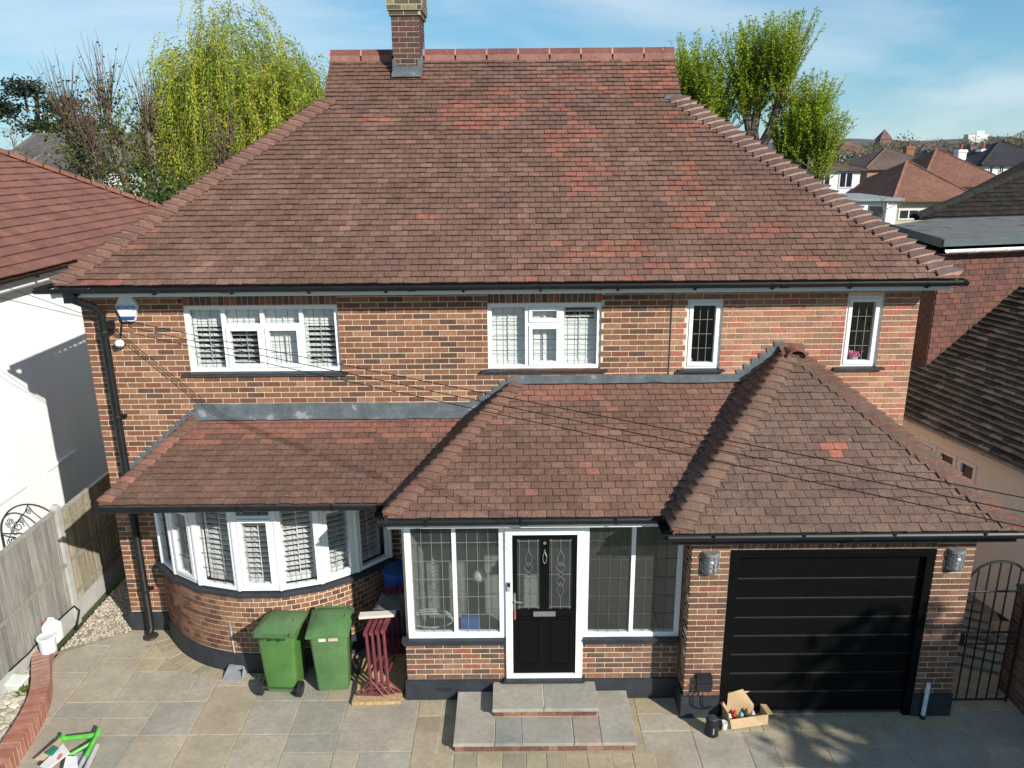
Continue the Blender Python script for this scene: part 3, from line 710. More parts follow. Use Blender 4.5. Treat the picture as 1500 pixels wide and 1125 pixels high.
# bay sill, windows, head
inn_c = V((bcx, 10.1, 0))
bs = MB(); ex = [V((-4.96, WY-.01, 0))]+[p*1 for p in bc]+[V((-1.74, WY-.01, 0))]
for i in range(len(ex)-1):
    def off(p, d):
        v = V((p.x-bcx, (p.y-10.9)*1.3, 0)).normalized(); q = V((p.x, p.y, 0))+v*d; q.y = min(q.y, WY-.004); return q
    A, B = off(ex[i], .085), off(ex[i+1], .085); C, D = off(ex[i+1], -.14), off(ex[i], -.14)
    bs.hexa([A+Z_*1.125, B+Z_*1.125, C+Z_*1.14, D+Z_*1.14, A+Z_*1.165, B+Z_*1.165, C+Z_*1.2, D+Z_*1.2])
obj('sill', bs, blackPaintM, house)
facet = [('n',), ('o',), ('f',), ('o',), ('f',), ('o',), ('n',)]
for i in range(7):
    A, B = bc[i].copy(), bc[i+1].copy(); A.z = B.z = 0; u = (B-A).normalized(); n = V((u.y, -u.x, 0)); Lw = (B-A).length
    if facet[i][0] == 'o': cols = [(0, 1, [(0, .765, True, (3, 4), 0), (.765, 1, False, (3, 1), 0)], (6 if i == 3 else 12, 10, .5))]
    elif facet[i][0] == 'f': cols = [(0, 1, [(0, 1, False, (3, 6), 0)], (8, 10, .12))]
    else: cols = [(0, 1, [(0, 1, False, (2 if i == 0 else 4, 6), 0)], (10, 8, .5))]
    window(A, u, n, .012, Lw-.012, 1.2, 2.565, cols, house, inset=-.02, fr=.05)
mp_ = MB()
for i in range(8):
    mp_.lathe((bc[i].x, bc[i].y, 1.2), [(.036, 0), (.036, 1.365)], 8)
obj('bay_mullion', mp_, whiteM, house)

# ------------------------------------------------------------------ porch
op = V((-1.345, PY+.007, 0)); PW = 2.035+1.345
dx0, dx1 = -.10, .845
obj('porch_wall', MB().obox(op, X_, Y_, Z_, dx1+1.345, PW, 0, .1, 0, .80), mortarM, house)
pw = MB(); pw.obox(op, X_, Y_, Z_, 0, dx0+1.345, 0, .1, 0, .80)
pw.box(-1.345, -1.245, PY+.108, WY-.01, 0, 2.5)
porch_wall = obj('porch_wall', pw, mortarM, house)
brick_field(op, X_, FN, dx0+1.345-.005, .285, .805, CONTRAST, 'porch', L=.232, C=.0743)
brick_field(op+X_*(dx1+1.35), X_, FN, PW-dx1-1.35, .285, .805, CONTRAST, 'porch', L=.232, C=.0743, off=.05)
pl = MB(); pl.box(-1.372, 2.04, PY-.022, PY+.004, 0, .287); pl.box(-1.372, -1.348, PY+.005, WY-.01, 0, .287)
plo = obj('plinth', pl, blackPaintM, house)
vb = MB()
for i in range(9):
    for j in range(2): vb.box(-.98+i*.022, -.968+i*.022, PY-.0255, PY-.0225, .13+j*.03, .15+j*.03)
obj('air_brick', vb, ironM, plo)
opw = V((0, PY, 0))
window(opw, X_, FN, -1.30, -.10, .885, 2.50, [(0, .49, [(0, 1, False, (4, 6), 0)]), (.49, 1, [(0, 1, False, (4, 6), 0)])], house, fr=.075, glass=porchGlassM, inset=.0, camem=paleCameM)
window(opw, X_, FN, .845, 2.03, .885, 2.50, [(0, .50, [(0, 1, False, (4, 6), 0)]), (.50, 1, [(0, 1, False, (4, 6), 0)])], house, fr=.06, glass=porchGlassM, inset=.0)
sill(opw, X_, FN, -1.385, -.102, .885, house); sill(opw, X_, FN, .848, 2.03, .885, house)
s2 = MB(); s2.box(-1.375, -.103, PY-.035, PY+.09, .80, .838); s2.box(.849, 2.03, PY-.035, PY+.09, .80, .838); obj('sill_board', s2, blackPaintM, house)
# porch interior
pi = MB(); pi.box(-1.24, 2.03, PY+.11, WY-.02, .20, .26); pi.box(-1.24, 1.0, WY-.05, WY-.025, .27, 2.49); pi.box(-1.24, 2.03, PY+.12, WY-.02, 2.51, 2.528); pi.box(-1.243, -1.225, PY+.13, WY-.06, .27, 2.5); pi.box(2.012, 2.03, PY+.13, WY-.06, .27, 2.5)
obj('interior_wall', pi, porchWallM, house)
pi = MB(); pi.box(1.02, 2.0, WY-.06, WY-.03, .27, 2.49, (.23, .19, .12)); pi.box(1.35, 1.9, WY-.085, WY-.065, .30, 2.2, (.30, .25, .16)); obj('interior_door', pi, paintM, house)
# front door
dfr = MB(); dfr.box(dx0+.002, dx0+.085, PY-.03, PY+.05, .315, 2.50); dfr.box(dx1-.085, dx1-.002, PY-.03, PY+.05, .315, 2.50); dfr.box(dx0+.085, dx1-.085, PY-.03, PY+.05, .315, .375); dfr.box(dx0+.085, dx1-.085, PY-.03, PY+.05, 2.30, 2.385)
door = obj('front_door', dfr, whiteM, house, label='black front door in a white frame with two leaded glass panels')
ob = MB(); A0, A1, B0, B1 = dx0+.088, dx1-.088, .378, 2.297; mid = (A0+A1)/2
gx = [(A0+.055, mid-.055), (mid+.055, A1-.055)]; gz0, gz1 = 1.285, 2.235
ob.box(A0, gx[0][0], PY-.012, PY+.032, B0, B1); ob.box(gx[1][1], A1, PY-.012, PY+.032, B0, B1); ob.box(gx[0][1], gx[1][0], PY-.012, PY+.032, gz0, gz1)
ob.box(gx[0][0], gx[1][1], PY-.012, PY+.032, B0, gz0); ob.box(gx[0][0], gx[1][1], PY-.012, PY+.032, gz1, B1)
obj('door_leaf', ob, doorM, door)
for a, b in gx:
    rr = MB(); 
    for (x0, x1, z0, z1) in ((a+.005, b-.005, .50, .512), (a+.005, b-.005, 1.175, 1.187), (a+.005, a+.017, .512, 1.175), (b-.017, b-.005, .512, 1.175)): rr.box(x0, x1, PY-.021, PY-.0125, z0, z1)
    rr.box(a+.03, b-.03, PY-.019, PY-.0126, .545, 1.145)
    obj('door_panel', rr, doorM, door)
    g = MB(); g.box(a, b, PY+.004, PY+.010, gz0, gz1); pane = obj('pane', g, porchGlassM, door)
    c = MB(); yy = PY-.0; xm = (a+b)/2; zm = (gz0+gz1)/2; t = .0035
    def line(pts): c.tube([(x, yy, z) for x, z in pts], t, 5)
    line([(a+.028, gz0), (a+.028, gz1)]); line([(b-.028, gz0), (b-.028, gz1)]); line([(a, gz1-.03), (b, gz1-.03)]); line([(a, gz0+.03), (b, gz0+.03)])
    for x0, z0, x1, z1 in ((a, gz1, a+.028, gz1-.03), (b, gz1, b-.028, gz1-.03), (a, gz0, a+.028, gz0+.03), (b, gz0, b-.028, gz0+.03)): line([(x0, z0), (x1, z1)])
    line([(xm, gz1), (xm, zm+.30)]); line([(xm, gz0), (xm, zm-.30)]); line([(a, zm), (xm-.04, zm)]); line([(xm+.04, zm), (b, zm)])
    line([(xm-.04, zm), (xm, zm+.035), (xm+.04, zm), (xm, zm-.035), (xm-.04, zm)])
    for sg in (1, -1):
        for s2_ in (1, -1):
            line([(xm, zm+s2_*(.30-.27*k/10))if False else (xm+sg*.04*math.sin(math.pi*k/10), zm+s2_*(.31-.20*k/10)) for k in range(11)])
            line([(xm+sg*.05*math.sin(math.pi*min(1, k/9)), zm+s2_*(.03+.14*k/10)) for k in range(11)])
    obj('lead_came', c, paleCameM, door)
lp = MB(); lp.box(mid-.135, mid+.135, PY-.024, PY-.012, 1.195, 1.26); obj('letter_plate', lp, M('satin_plate', (.30, .30, .31), rough=.4, metal=.6, n=(20, .1)), door)
kn = MB(); kn.tube([(mid, PY-.02, 2.08), (mid-.022, PY-.035, 2.02), (mid-.018, PY-.04, 1.95), (mid, PY-.04, 1.925), (mid+.018, PY-.04, 1.95), (mid+.022, PY-.035, 2.02), (mid, PY-.02, 2.08)], .006, 6); kn.box(mid-.009, mid+.009, PY-.03, PY-.012, 2.07, 2.105); obj('door_knocker', kn, steelM, door)
kn = MB(); kn.lathe((mid, PY-.012, 2.185), [(.020, 0), (.018, .008)], 12, V((0, -1, 0))); obj('house_number_disc', kn, M('brass', (.65, .5, .2), rough=.3, metal=.8, n=(20, .1)), door)
hd = MB(); hd.box(A0+.008, A0+.036, PY-.03, PY-.012, 1.28, 1.52); hd.tube([(A0+.022, PY-.03, 1.42), (A0+.022, PY-.06, 1.42), (A0+.12, PY-.065, 1.415)], .009, 8); hdo = obj('door_handle', hd, steelM, door)
obj('key_fob', MB().box(A0+.015, A0+.035, PY-.045, PY-.037, 1.17, 1.29, (.45, .10, .10)), paintM, door)
db = MB(); db.box(dx0+.022, dx0+.062, PY-.052, PY-.03, 1.56, 1.68, (.35, .35, .36)); db.box(dx0+.025, dx0+.059, PY-.056, PY-.052, 1.625, 1.675, (.01, .01, .012)); obj('door_bell', db, paintM, door)
fl = MB(); fl.box(dx0+.087, dx1-.087, PY+.01, PY+.018, 2.388, 2.498); obj('fanlight', fl, farGlassM, door)
th = MB(); th.box(dx0-.03, dx1+.03, PY-.10, PY+.09, .285, .312); obj('threshold', th, blackPaintM, house)

# ------------------------------------------------------------------ garage
og = V((2.04, GY+.007, 0)); g0, g1 = 2.485, 4.84; gh = 2.265; GW = 5.285-2.04
gw = wall_holes(MB(), og, X_, FN, GW, 0, 2.49, .2, [(g0-2.04, g1-2.04, 0, gh)])
gw.box(2.047, 2.25, GY+.21, WY-.01, 0, 2.49); gw.box(5.08, 5.278, GY+.21, WY-.01, 0, 2.49)
garage_wall = obj('garage_wall', gw, mortarM, house)
brick_field(og, X_, FN, g0-2.04, .30, 2.475, PIER, 'garage', L=.2225)
brick_field(og+X_*(g1-2.04), X_, FN, GW-(g1-2.04), .30, 2.475, PIER, 'garage', L=.2225, off=.0)
k = 31
for i in range(k): brick(og+X_*(g0-2.04+(i+.5)*(g1-g0)/k)+Z_*2.372, X_, FN, (g1-g0)/k-.0105, .20, random.choice(PIER), 'garage')
brick_field(V((2.047, GY+.0, 0)), Y_, V((-1, 0, 0)), .38, .30, 2.475, PIER, 'garage', L=.2225)
brick_field(V((5.278, GY, 0)), Y_, X_, 1.9, .30, 2.475, PIER, 'garage', L=.2225)
pl = MB(); pl.box(2.018, g0-.005, GY-.022, GY+.004, 0, .305); pl.box(2.018, 2.044, GY+.0039, PY-.024, 0, .305)
obj('plinth', pl, blackPaintM, house)
pl = MB(); pl.box(g1+.005, 5.307, GY-.022, GY+.004, 0, .305); pl.box(5.282, 5.307, GY+.0039, WY, 0, .305)
obj('plinth', pl, blackPaintM, house)
gf = MB(); gf.box(g0+.004, g0+.10, GY-.005, GY+.10, 0, gh-.10); gf.box(g1-.10, g1-.004, GY-.005, GY+.10, 0, gh-.10); gf.box(g0+.004, g1-.004, GY-.008, GY+.10, gh-.098, gh-.004)
gd = obj('garage_door', gf, garageM, house, label='wide black sectional garage door with horizontal panels')
tops = [onY(1080, v, GY+.07).z for v in (847, 875.7, 904, 930.8, 958, 985.5, 1012.5)]
zz = [gh-.10]+tops+[.03]
for i in range(len(zz)-1):
    p = MB(); t, b = zz[i]-.004, zz[i+1]+.004
    y0 = GY+.055
    prof = [(y0+.012, b), (y0, b+.010), (y0, t-.010), (y0+.012, t), (y0+.05, t), (y0+.05, b)]
    p.prism([V((g0+.101, y, z)) for y, z in prof], V((g1-g0-.202, 0, 0))); obj('door_panel', p, garageM, gd)
    if i: 
        p = MB(); p.box(g0+.102, g1-.102, y0+.009, y0+.03, zz[i]-.0035, zz[i]+.0035); obj('panel_joint', p, M('grey_seal', (.05, .052, .055), rough=.4, n=(10, .1)), gd)
p = MB(); p.box(g0+.101, g1-.101, GY+.05, GY+.09, .004, .03); obj('bottom_seal', p, M('grey_seal'), gd)

# ------------------------------------------------------------------ chimney
cf = onP(577, 110, eo, nM); cx0 = cf.x; cx1 = onP(617, 112, eo, nM).x; cy0 = cf.y-.02; cy1 = cy0+.68
ch = MB(); zt = 8.62
ch.box(cx0+.006, cx1-.006, cy0+.006, cy1-.006, cf.z-.2, zt)
ch.box(cx0-.03, cx1+.03, cy0-.03, cy1+.03, zt, zt+.065); ch.box(cx0-.055, cx1+.055, cy0-.055, cy1+.055, zt+.066, zt+.36)
ch.box(cx0-.03, cx1+.03, cy0-.03, cy1+.03, zt+.361, zt+.43)
chim = obj('chimney', ch, greymortarM, house)
CB = palette([(.095, .052, .043), (.115, .06, .048), (.085, .05, .042), (.12, .055, .043)], 8, .1); CC = palette([(.10, .085, .06), (.12, .10, .065), (.13, .07, .05), (.24, .20, .11), (.09, .08, .06)], 8, .12)
Wc, Dc = cx1-cx0, cy1-cy0
def ring(e, z0, z1, pal, L=.225):
    brick_field(V((cx0-e, cy0-e+.005, 0)), X_, FN, Wc+2*e, z0, z1, pal, 'chim', L=L)
    brick_field(V((cx1+e-.005, cy0-e, 0)), Y_, X_, Dc+2*e, z0, z1, pal, 'chim', L=L)
    brick_field(V((cx0-e+.005, cy1+e, 0)), -Y_, -X_, Dc+2*e, z0, z1, pal, 'chim', L=L)
ring(0, zt-.90, zt, CB); ring(.03, zt, zt+.07, CC); ring(.055, zt+.068, zt+.068+.285, CC); ring(.03, zt+.362, zt+.43, CC)
ap = MB(); ap.box(cx0-.012, cx1+.012, cy0-.012, cy0-.004, cf.z-.02, cf.z+.12)
ap.slab([V((cx0-.02, cy0-.01, cf.z+.045)), V((cx0-.02, cy0-.11, cf.z-.04)), V((cx1+.02, cy0-.11, cf.z-.04)), V((cx1+.02, cy0-.01, cf.z+.045))][::-1], .008)
ap.box(cx0-.012, cx0+.05, cy0-.014, cy0-.0125, cf.z+.12, cf.z+.22); ap.box(cx1-.05, cx1+.012, cy0-.014, cy0-.0125, cf.z+.12, cf.z+.22)
ap.prism([V((cx1+.004, cy0-.01, cf.z-.02)), V((cx1+.004, cy0-.01, cf.z+.22)), V((cx1+.004, cy0+.45, cf.z+.52)), V((cx1+.004, cy0+.45, cf.z+.30))], V((.01, 0, 0)))
obj('lead_apron', ap, leadM, chim)
for x in (cx0+.12, cx1-.12):
    p = MB(); p.lathe((x, cy0+.34, zt+.43), [(.11, 0), (.10, .30), (.12, .32), (.12, .36), (.09, .36)], 14, col=(.30, .14, .09)); obj('chimney_pot', p, redBrickM, chim, True)

bricks.build('brick', 'brickwork', brickM, {'main': main_wall, 'side': sw, 'bay': bay_wall, 'porch': porch_wall, 'garage': garage_wall, 'chim': chim}, 300)
tiles.build('roof_tile', 'roof_tiling', tileM, {'main': main_roof, 'porch': porch_roof, 'garage': garage_roof, 'bay': bay_roof}, 300)

# ================================================================== PAVING
SLAB = palette([(0.359, 0.315, 0.246), (0.348, 0.310, 0.244), (0.369, 0.320, 0.246), (0.338, 0.300, 0.240), (0.374, 0.315, 0.235), (0.354, 0.295, 0.211), (0.312, 0.287, 0.235), (0.359, 0.315, 0.246)], 22, .035)
SETT = palette([(.34, .285, .19), (.31, .265, .185), (.36, .30, .20), (.30, .25, .18)], 10, .07)
def in_bay(x, y, e=.0): return (x-bcx)**2+(y-bcy)**2 < (br+.03+e)**2
def slab_obj(x0, x1, y0, y1, col, parent, z=0., th=.035, name='paving_slab', g=.006, mat=None, rough=.006):
    j = lambda: random.uniform(-rough, rough)*.5
    dz = random.uniform(-.0015, .0025)
    c = [(x0+g+j(), y0+g+j()), (x1-g+j(), y0+g+j()), (x1-g+j(), y1-g+j()), (x0+g+j(), y1-g+j())]
    mb = MB(); b = .005
    cx, cy = (x0+x1)/2, (y0+y1)/2
    mb.hexa([(x, y, z-th) for x, y in c]+[(x, y, z-b+dz) for x, y in c], col, skip=(0, 1))
    ins = [(x+(b if x < cx else -b), y+(b if y < cy else -b)) for x, y in c]
    mb.add([(x, y, z-b+dz) for x, y in c]+[(x, y, z+dz) for x, y in ins], [(4, 5, 6, 7), (0, 1, 5, 4), (1, 2, 6, 5), (2, 3, 7, 6), (3, 0, 4, 7)], col)
    return obj(name, mb, mat or slabM, parent)
def blocked(x0, x1, y0, y1):
    for x in (x0+.03, x1-.03):
        for y in (y0+.03, y1-.03):
            if in_bay(x, y, -.02): return True
            if x > -1.34 and y > 8.5: return True
            if y > 8.12 and 2.02 < x < 5.3: return True
            if -.72 < x < 1.41 and y > 7.5: return True
    return False
occ = {}
gx0, gy0, cs = -6.3, 5.7, .30
nx, ny = int((6.6-gx0)/cs), int((9.98-gy0)/cs)
for j in range(ny):
    for i in range(nx):
        x, y = gx0+i*cs, gy0+j*cs
        if x > 2.25 and 7.5 < y < 8.1 and x < 5.1: occ[i, j] = 1       # setts in front of the garage
        if -.95 < x+.1 < 1.6 and 7.15 < y < 7.45: occ[i, j] = 1            # border before the steps
for j in range(ny):
    for i in range(nx):
        if (i, j) in occ: continue
        opts = [(3, 2), (2, 2), (2, 3), (2, 1), (3, 2), (3, 3), (1, 2), (2, 2)]; random.shuffle(opts)
        for a, b in opts+[(1, 1)]:
            if all((i+p, j+q) not in occ and i+p < nx and j+q < ny for p in range(a) for q in range(b)): break
        for p in range(a):
            for q in range(b): occ[i+p, j+q] = 1
        x0, y0 = gx0+i*cs, gy0+j*cs
        if not blocked(x0, x0+a*cs, y0, y0+b*cs): slab_obj(x0, x0+a*cs, y0, y0+b*cs, random.choice(SLAB), drive)
        else:
            for p in range(a):
                for q in range(b):
                    xx, yy = x0+p*cs, y0+q*cs
                    if not blocked(xx, xx+cs, yy, yy+cs): slab_obj(xx, xx+cs, yy, yy+cs, random.choice(SETT), drive)
xx = 2.1
while xx < 5.2:
    w_ = random.uniform(.15, .26)
    slab_obj(xx, xx+w_, 7.52, 7.78, random.choice(SETT), drive, name='sett'); slab_obj(xx+.06, xx+.06+w_, 7.785, 8.03, random.choice(SETT), drive, name='sett'); xx += w_
xx = -1.25
while xx < 1.75:
    w_ = random.uniform(.18, .3); slab_obj(xx, xx+w_, 7.21, 7.47, random.choice(SETT), drive, name='sett'); xx += w_
# curved border round the bay
nb = 16
for i in range(nb):
    p, q = a0*.98+(a1-a0)*.62*i/nb, a0*.98+(a1-a0)*.62*(i+1)/nb-.012
    P = [bp(p, br+.23), bp(q, br+.23), bp(q, br+.035), bp(p, br+.035)]
    if any(c.y > 9.97 for c in P): continue
    obj('sett', MB().hexa([c+Z_*-.03 for c in P]+[c+Z_*.007 for c in P], random.choice(SETT)), slabM, drive)

# steps
steps = thing('porch_steps', 'two shallow sandstone porch steps with brick risers below the front door', 'steps', (.35, 8.0, 0))
L0 = onZ(666, 1106, 0); sx0, sx1, sy0 = -.72, 1.41, 7.47
core = MB(); core.box(sx0+.03, sx1-.03, sy0+.035, PY-.025, 0, .115); core.box(-.25, .99, 7.94, PY-.025, .116, .255); obj('core', core, mortarM, steps)
def riser(x0, x1, y, z0, z1):
    x = x0
    while x < x1-.05:
        w_ = min(random.choice((.215, .215, .11)), x1-x); obj('riser_brick', MB().box(x+.004, x+w_-.004, y, y+.05, z0, z1, random.choice(PIER+CONTRAST[:4])), brickM, steps); x += w_
riser(sx0+.02, sx1-.02, sy0+.025, .004, .085)
riser(-.25, .99, 7.925, .128, .215)
TS = [(.34, .31, .255), (.275, .268, .24), (.305, .288, .245), (.325, .28, .225), (.325, .302, .256)]
for (x0, x1, y0, y1, c) in ((sx0, -.235, sy0, PY-.026, 0), (-.235, .08, sy0, 7.93, 1), (.08, .68, sy0, 7.93, 2), (.68, 1.0, sy0, 7.93, 3), (1.0, sx1, sy0, PY-.026, 4)): slab_obj(x0, x1, y0, y1, TS[c], steps, z=.125, th=.038, name='tread', g=.004)
for (x0, x1, c) in ((-.275, .35, 0), (.35, 1.01, 2)): slab_obj(x0, x1, 7.885, PY-.026, TS[c], steps, z=.258, th=.04, name='tread', g=.004)

# gravel beside the house
def clod(c, r, col, mb, flat=.7):
    vs = []; ph = random.uniform(0, 6)
    for k in range(5): vs.append(V(c)+V((math.cos(ph+k*1.257)*r*random.uniform(.7, 1.2), math.sin(ph+k*1.257)*r*random.uniform(.7, 1.2), random.uniform(-.2, .25)*r*flat)))
    vs.append(V(c)+V((random.uniform(-.2, .2)*r, random.uniform(-.2, .2)*r, r*flat)))
    mb.add(vs, [(k, (k+1) % 5, 5) for k in range(5)], col)
gm = MB(); gm.add([(-6.36, 9.4, .006), (-5.5, 9.98, .006), (-5.57, 13.5, .006), (-6.36, 13.5, .006)], [(0, 1, 2, 3)], (.25, .22, .17))
for i in range(5200):
    x, y = random.uniform(-6.36, -5.3), random.uniform(9.5, 12.2)
    if y < 10.0-(-5.45-x)*.55+random.uniform(-.04, .04) or (x > -5.59 and y > 9.95): continue
    clod((x, y, .008), random.uniform(.012, .024), jit(random.choice([(.42, .37, .28), (.34, .30, .24), (.50, .46, .38), (.28, .23, .17)]), .15), gm)
g = obj('gravel', gm, gravelM); g['kind'] = 'stuff'

# ================================================================== FENCE
fence = thing('timber_fence', 'weathered grey timber fence with concrete posts beside the white rendered house', 'fence', (-6.50, 9.5, 0))
FX = -6.50; posts = [10.2, 8.35, 12.05, 6.5, 13.9]
for y in posts:
    p = MB(); p.box(FX-.05, FX+.05, y-.05, y+.05, -.02, 1.86); p.hexa([(FX-.05, y-.05, 1.86), (FX+.05, y-.05, 1.86), (FX+.05, y+.05, 1.86), (FX-.05, y+.05, 1.86), (FX-.03, y-.03, 1.90), (FX+.03, y-.03, 1.90), (FX+.03, y+.03, 1.90), (FX-.03, y+.03, 1.90)], skip=(0,)); obj('concrete_post', p, concreteM, fence)
WD = [(.26, .25, .225), (.235, .225, .205), (.29, .275, .245), (.215, .205, .185)]; WD2 = [(.30, .265, .19), (.27, .235, .165), (.33, .29, .21)]
for y0, y1 in ((6.55, 8.30), (8.40, 10.15), (10.25, 12.0), (12.1, 13.85)):
    obj('gravel_board', MB().box(FX-.02, FX+.02, y0, y1, 0, .30), concreteM, fence)
    front = y0 < 10; top = 1.80 if front else 1.74
    y = y0
    while y < y1-.04:
        w_ = min(random.uniform(.10, .135), y1-y); t = random.uniform(0, .006)
        b = MB(); b.hexa([(FX-.012, y, .302), (FX+.014+t, y, .302), (FX+.004+t, y+w_+.012, .302), (FX-.012, y+w_+.012, .302), (FX-.012, y, top), (FX+.014+t, y, top), (FX+.004+t, y+w_+.012, top), (FX-.012, y+w_+.012, top)], jit(random.choice(WD if front else WD2), .1))
        obj('board', b, woodM, fence); y += w_
    for z in ((.95,) if front else (.42, .95, 1.55)): obj('rail', MB().box(FX+.022, FX+.045, y0, y1, z, z+.05, (.27, .25, .20)), woodM, fence)
    obj('capping_rail', MB().box(FX-.03, FX+.035, y0, y1, top+.001, top+.03, (.30, .28, .24)), woodM, fence)
hose = MB(); hose.tube([(FX+.04, 8.6, .33), (FX+.05, 9.0, .31), (FX+.045, 9.4, .34), (FX+.05, 9.85, .33), (FX+.07, 10.1, .33), (FX+.10, 10.16, .22), (FX+.10, 10.05, .06), (FX+.12, 9.98, .015)], .012, 6)
tag(obj('garden_hose', hose, blackPlasticM), 'thin black hose lying along the foot of the timber fence', 'hose')

# neighbour's arched iron gate
ig = thing('iron_gate', 'arched wrought iron gate with scrolls between the timber fence and the white house', 'gate', (-7.1, 10.7, 0))
GYL = 10.7; gcx, gr_, gz0 = -7.22, .47, 1.20
mb = MB(); mb.tube([(gcx+gr_*math.cos(R(t)), GYL, gz0+gr_*1.02*math.sin(R(t))) for t in range(0, 181, 10)], .013, 6); mb.tube([(gcx-gr_, GYL, .05), (gcx-gr_, GYL, gz0)], .015, 6); mb.tube([(gcx+gr_, GYL, .05), (gcx+gr_, GYL, gz0)], .015, 6)
obj('gate_frame', mb, ironM, ig)
for z in (1.20, .95, .15): obj('rail', MB().tube([(gcx-gr_, GYL, z), (gcx+gr_, GYL, z)], .011, 6), ironM, ig)
for i in range(1, 8): x = gcx-gr_+2*gr_*i/8; obj('bar', MB().tube([(x, GYL, .15), (x, GYL, .95)], .008, 6), ironM, ig)
def scroll(x, z, r, sg, Y, par, ph=0., rad=.007, turns=1.6):
    n = 22; obj('scroll', MB().tube([(x+sg*r*(1-k/n*.82)*math.cos(ph+turns*2*math.pi*k/n), Y, z+r*(1-k/n*.82)*math.sin(ph+turns*2*math.pi*k/n)) for k in range(n+1)], rad, 5), ironM, par)
for x, z, r, s in ((gcx-.2, 1.32, .09, 1), (gcx+.2, 1.32, .09, -1), (gcx-.33, 1.08, .08, 1), (gcx-.11, 1.08, .08, -1), (gcx+.11, 1.08, .08, 1), (gcx+.33, 1.08, .08, -1), (gcx, 1.56, .05, 1)): scroll(x, z, r, s, GYL, ig)
for sx in (-1, 1): obj('scroll', MB().tube([(gcx+sx*.30, GYL, 1.22), (gcx+sx*.22, GYL, 1.38), (gcx+sx*.06, GYL, 1.55), (gcx, GYL, 1.66)], .008, 5), ironM, ig)
scroll(gcx+.30, 1.40, .05, 1, GYL, ig); scroll(gcx-.30, 1.40, .05, -1, GYL, ig)

# ================================================================== LEFT NEIGHBOUR
lh = thing('white_house', 'white rendered house with red tiled roof beside the timber fence', 'house', (-9, 13, 0))
LX = -7.75
lw = MB(); lw.box(-14, LX, 8.6, 18.6, 0, 4.82); obj('wall', lw, whiteWallM, lh)
lb = MB(); lb.box(LX+.004, LX+.05, 12.1, 13.0, 1.62, 1.66); obj('ledge', lb, whiteWallM, lh)
lb = MB(); lb.box(LX+.004, LX+.05, 10.6, 11.5, 1.62, 1.66); obj('ledge', lb, whiteWallM, lh)
mL = .62; nLn = V((mL, 0, 1)).normalized(); pL = V((-7.40, 0, 4.95))
h0, h1 = onP(222, 302, pL, nLn), onP(0, 225, pL, nLn); hd_ = (h1-h0)
corner = h0-hd_*((h0.x+7.40)/hd_.x); ridge = h1+hd_*1.2
sL = V((-1, 0, mL)).normalized()
lr = MB(); lr.slab([(-7.40, 6.5, 4.93), (-7.40, corner.y, 4.93), tuple(ridge-Z_*.02), (ridge.x, 6.5, ridge.z-.02)], .06, (.14, .06, .045))
lr.slab([(-7.40, corner.y, 4.93), (-14.5, corner.y+.01, 4.93), tuple(ridge-Z_*.02)], .06, (.14, .06, .045))
lro = obj('roof', lr, plainTileM, lh)
LT = palette([(.225, .098, .072), (.205, .09, .068), (.24, .105, .078), (.19, .088, .068)], 12, .07)
ltiles = Pieces(); bl = (ridge-V((-7.40, ridge.y, 4.95))).length
tile_slope(V((-7.40, 0, 4.95)), Y_, sL, nLn, [(6.5, -.03), (corner.y, -.03), (ridge.y, bl), (6.5, bl)], 'l', lambda *a: random.choice(LT), gauge=.215, wd=.24, pc=ltiles, th=.022, lift=.035, key='l')
ltiles.build('roof_tile', 'roof_tiling', plainTileM, {'l': lro}, 300)
nst = 26
for i in range(nst):
    p, q = corner+(ridge-corner)*(i/nst), corner+(ridge-corner)*((i+1)/nst-.004)
    mb = MB(); dn = (q-p).normalized(); sd_ = dn.cross(Z_).normalized(); up_ = sd_.cross(dn)
    pr = [sd_*(math.cos(math.pi*k/6)*.12)+up_*(math.sin(math.pi*k/6)*.10+.01) for k in range(7)]
    mb.prism([p+x for x in pr], q-p, jit((.20, .088, .06), .12)); obj('hip_tile', mb, plainTileM, lro, True)
gl_ = MB(); gl_.box(-7.52, -7.50, 6.5, corner.y-.1, 4.72, 4.90); gl_.box(-7.75+.002, -7.52, 6.5, corner.y-.1, 4.70, 4.716); obj('fascia', gl_, whiteM, lh)
gt = MB(); seg = 8
prof = [V((math.cos(math.pi+math.pi*k/seg)*.055, 0, math.sin(math.pi+math.pi*k/seg)*.055)) for k in range(seg+1)]
gt.prism([V((-7.40, 6.5, 4.90))+q for q in prof]+[V((-7.40, 6.5, 4.90))+q*.9 for q in prof[::-1]], V((0, corner.y-6.5, 0))); obj('gutter', gt, blackPlasticM, lh)
for y in (9.5, 11, 12.2, 13.4): obj('gutter_bracket', MB().box(-7.50, -7.35, y, y+.03, 4.83, 4.86), blackPlasticM, lh)

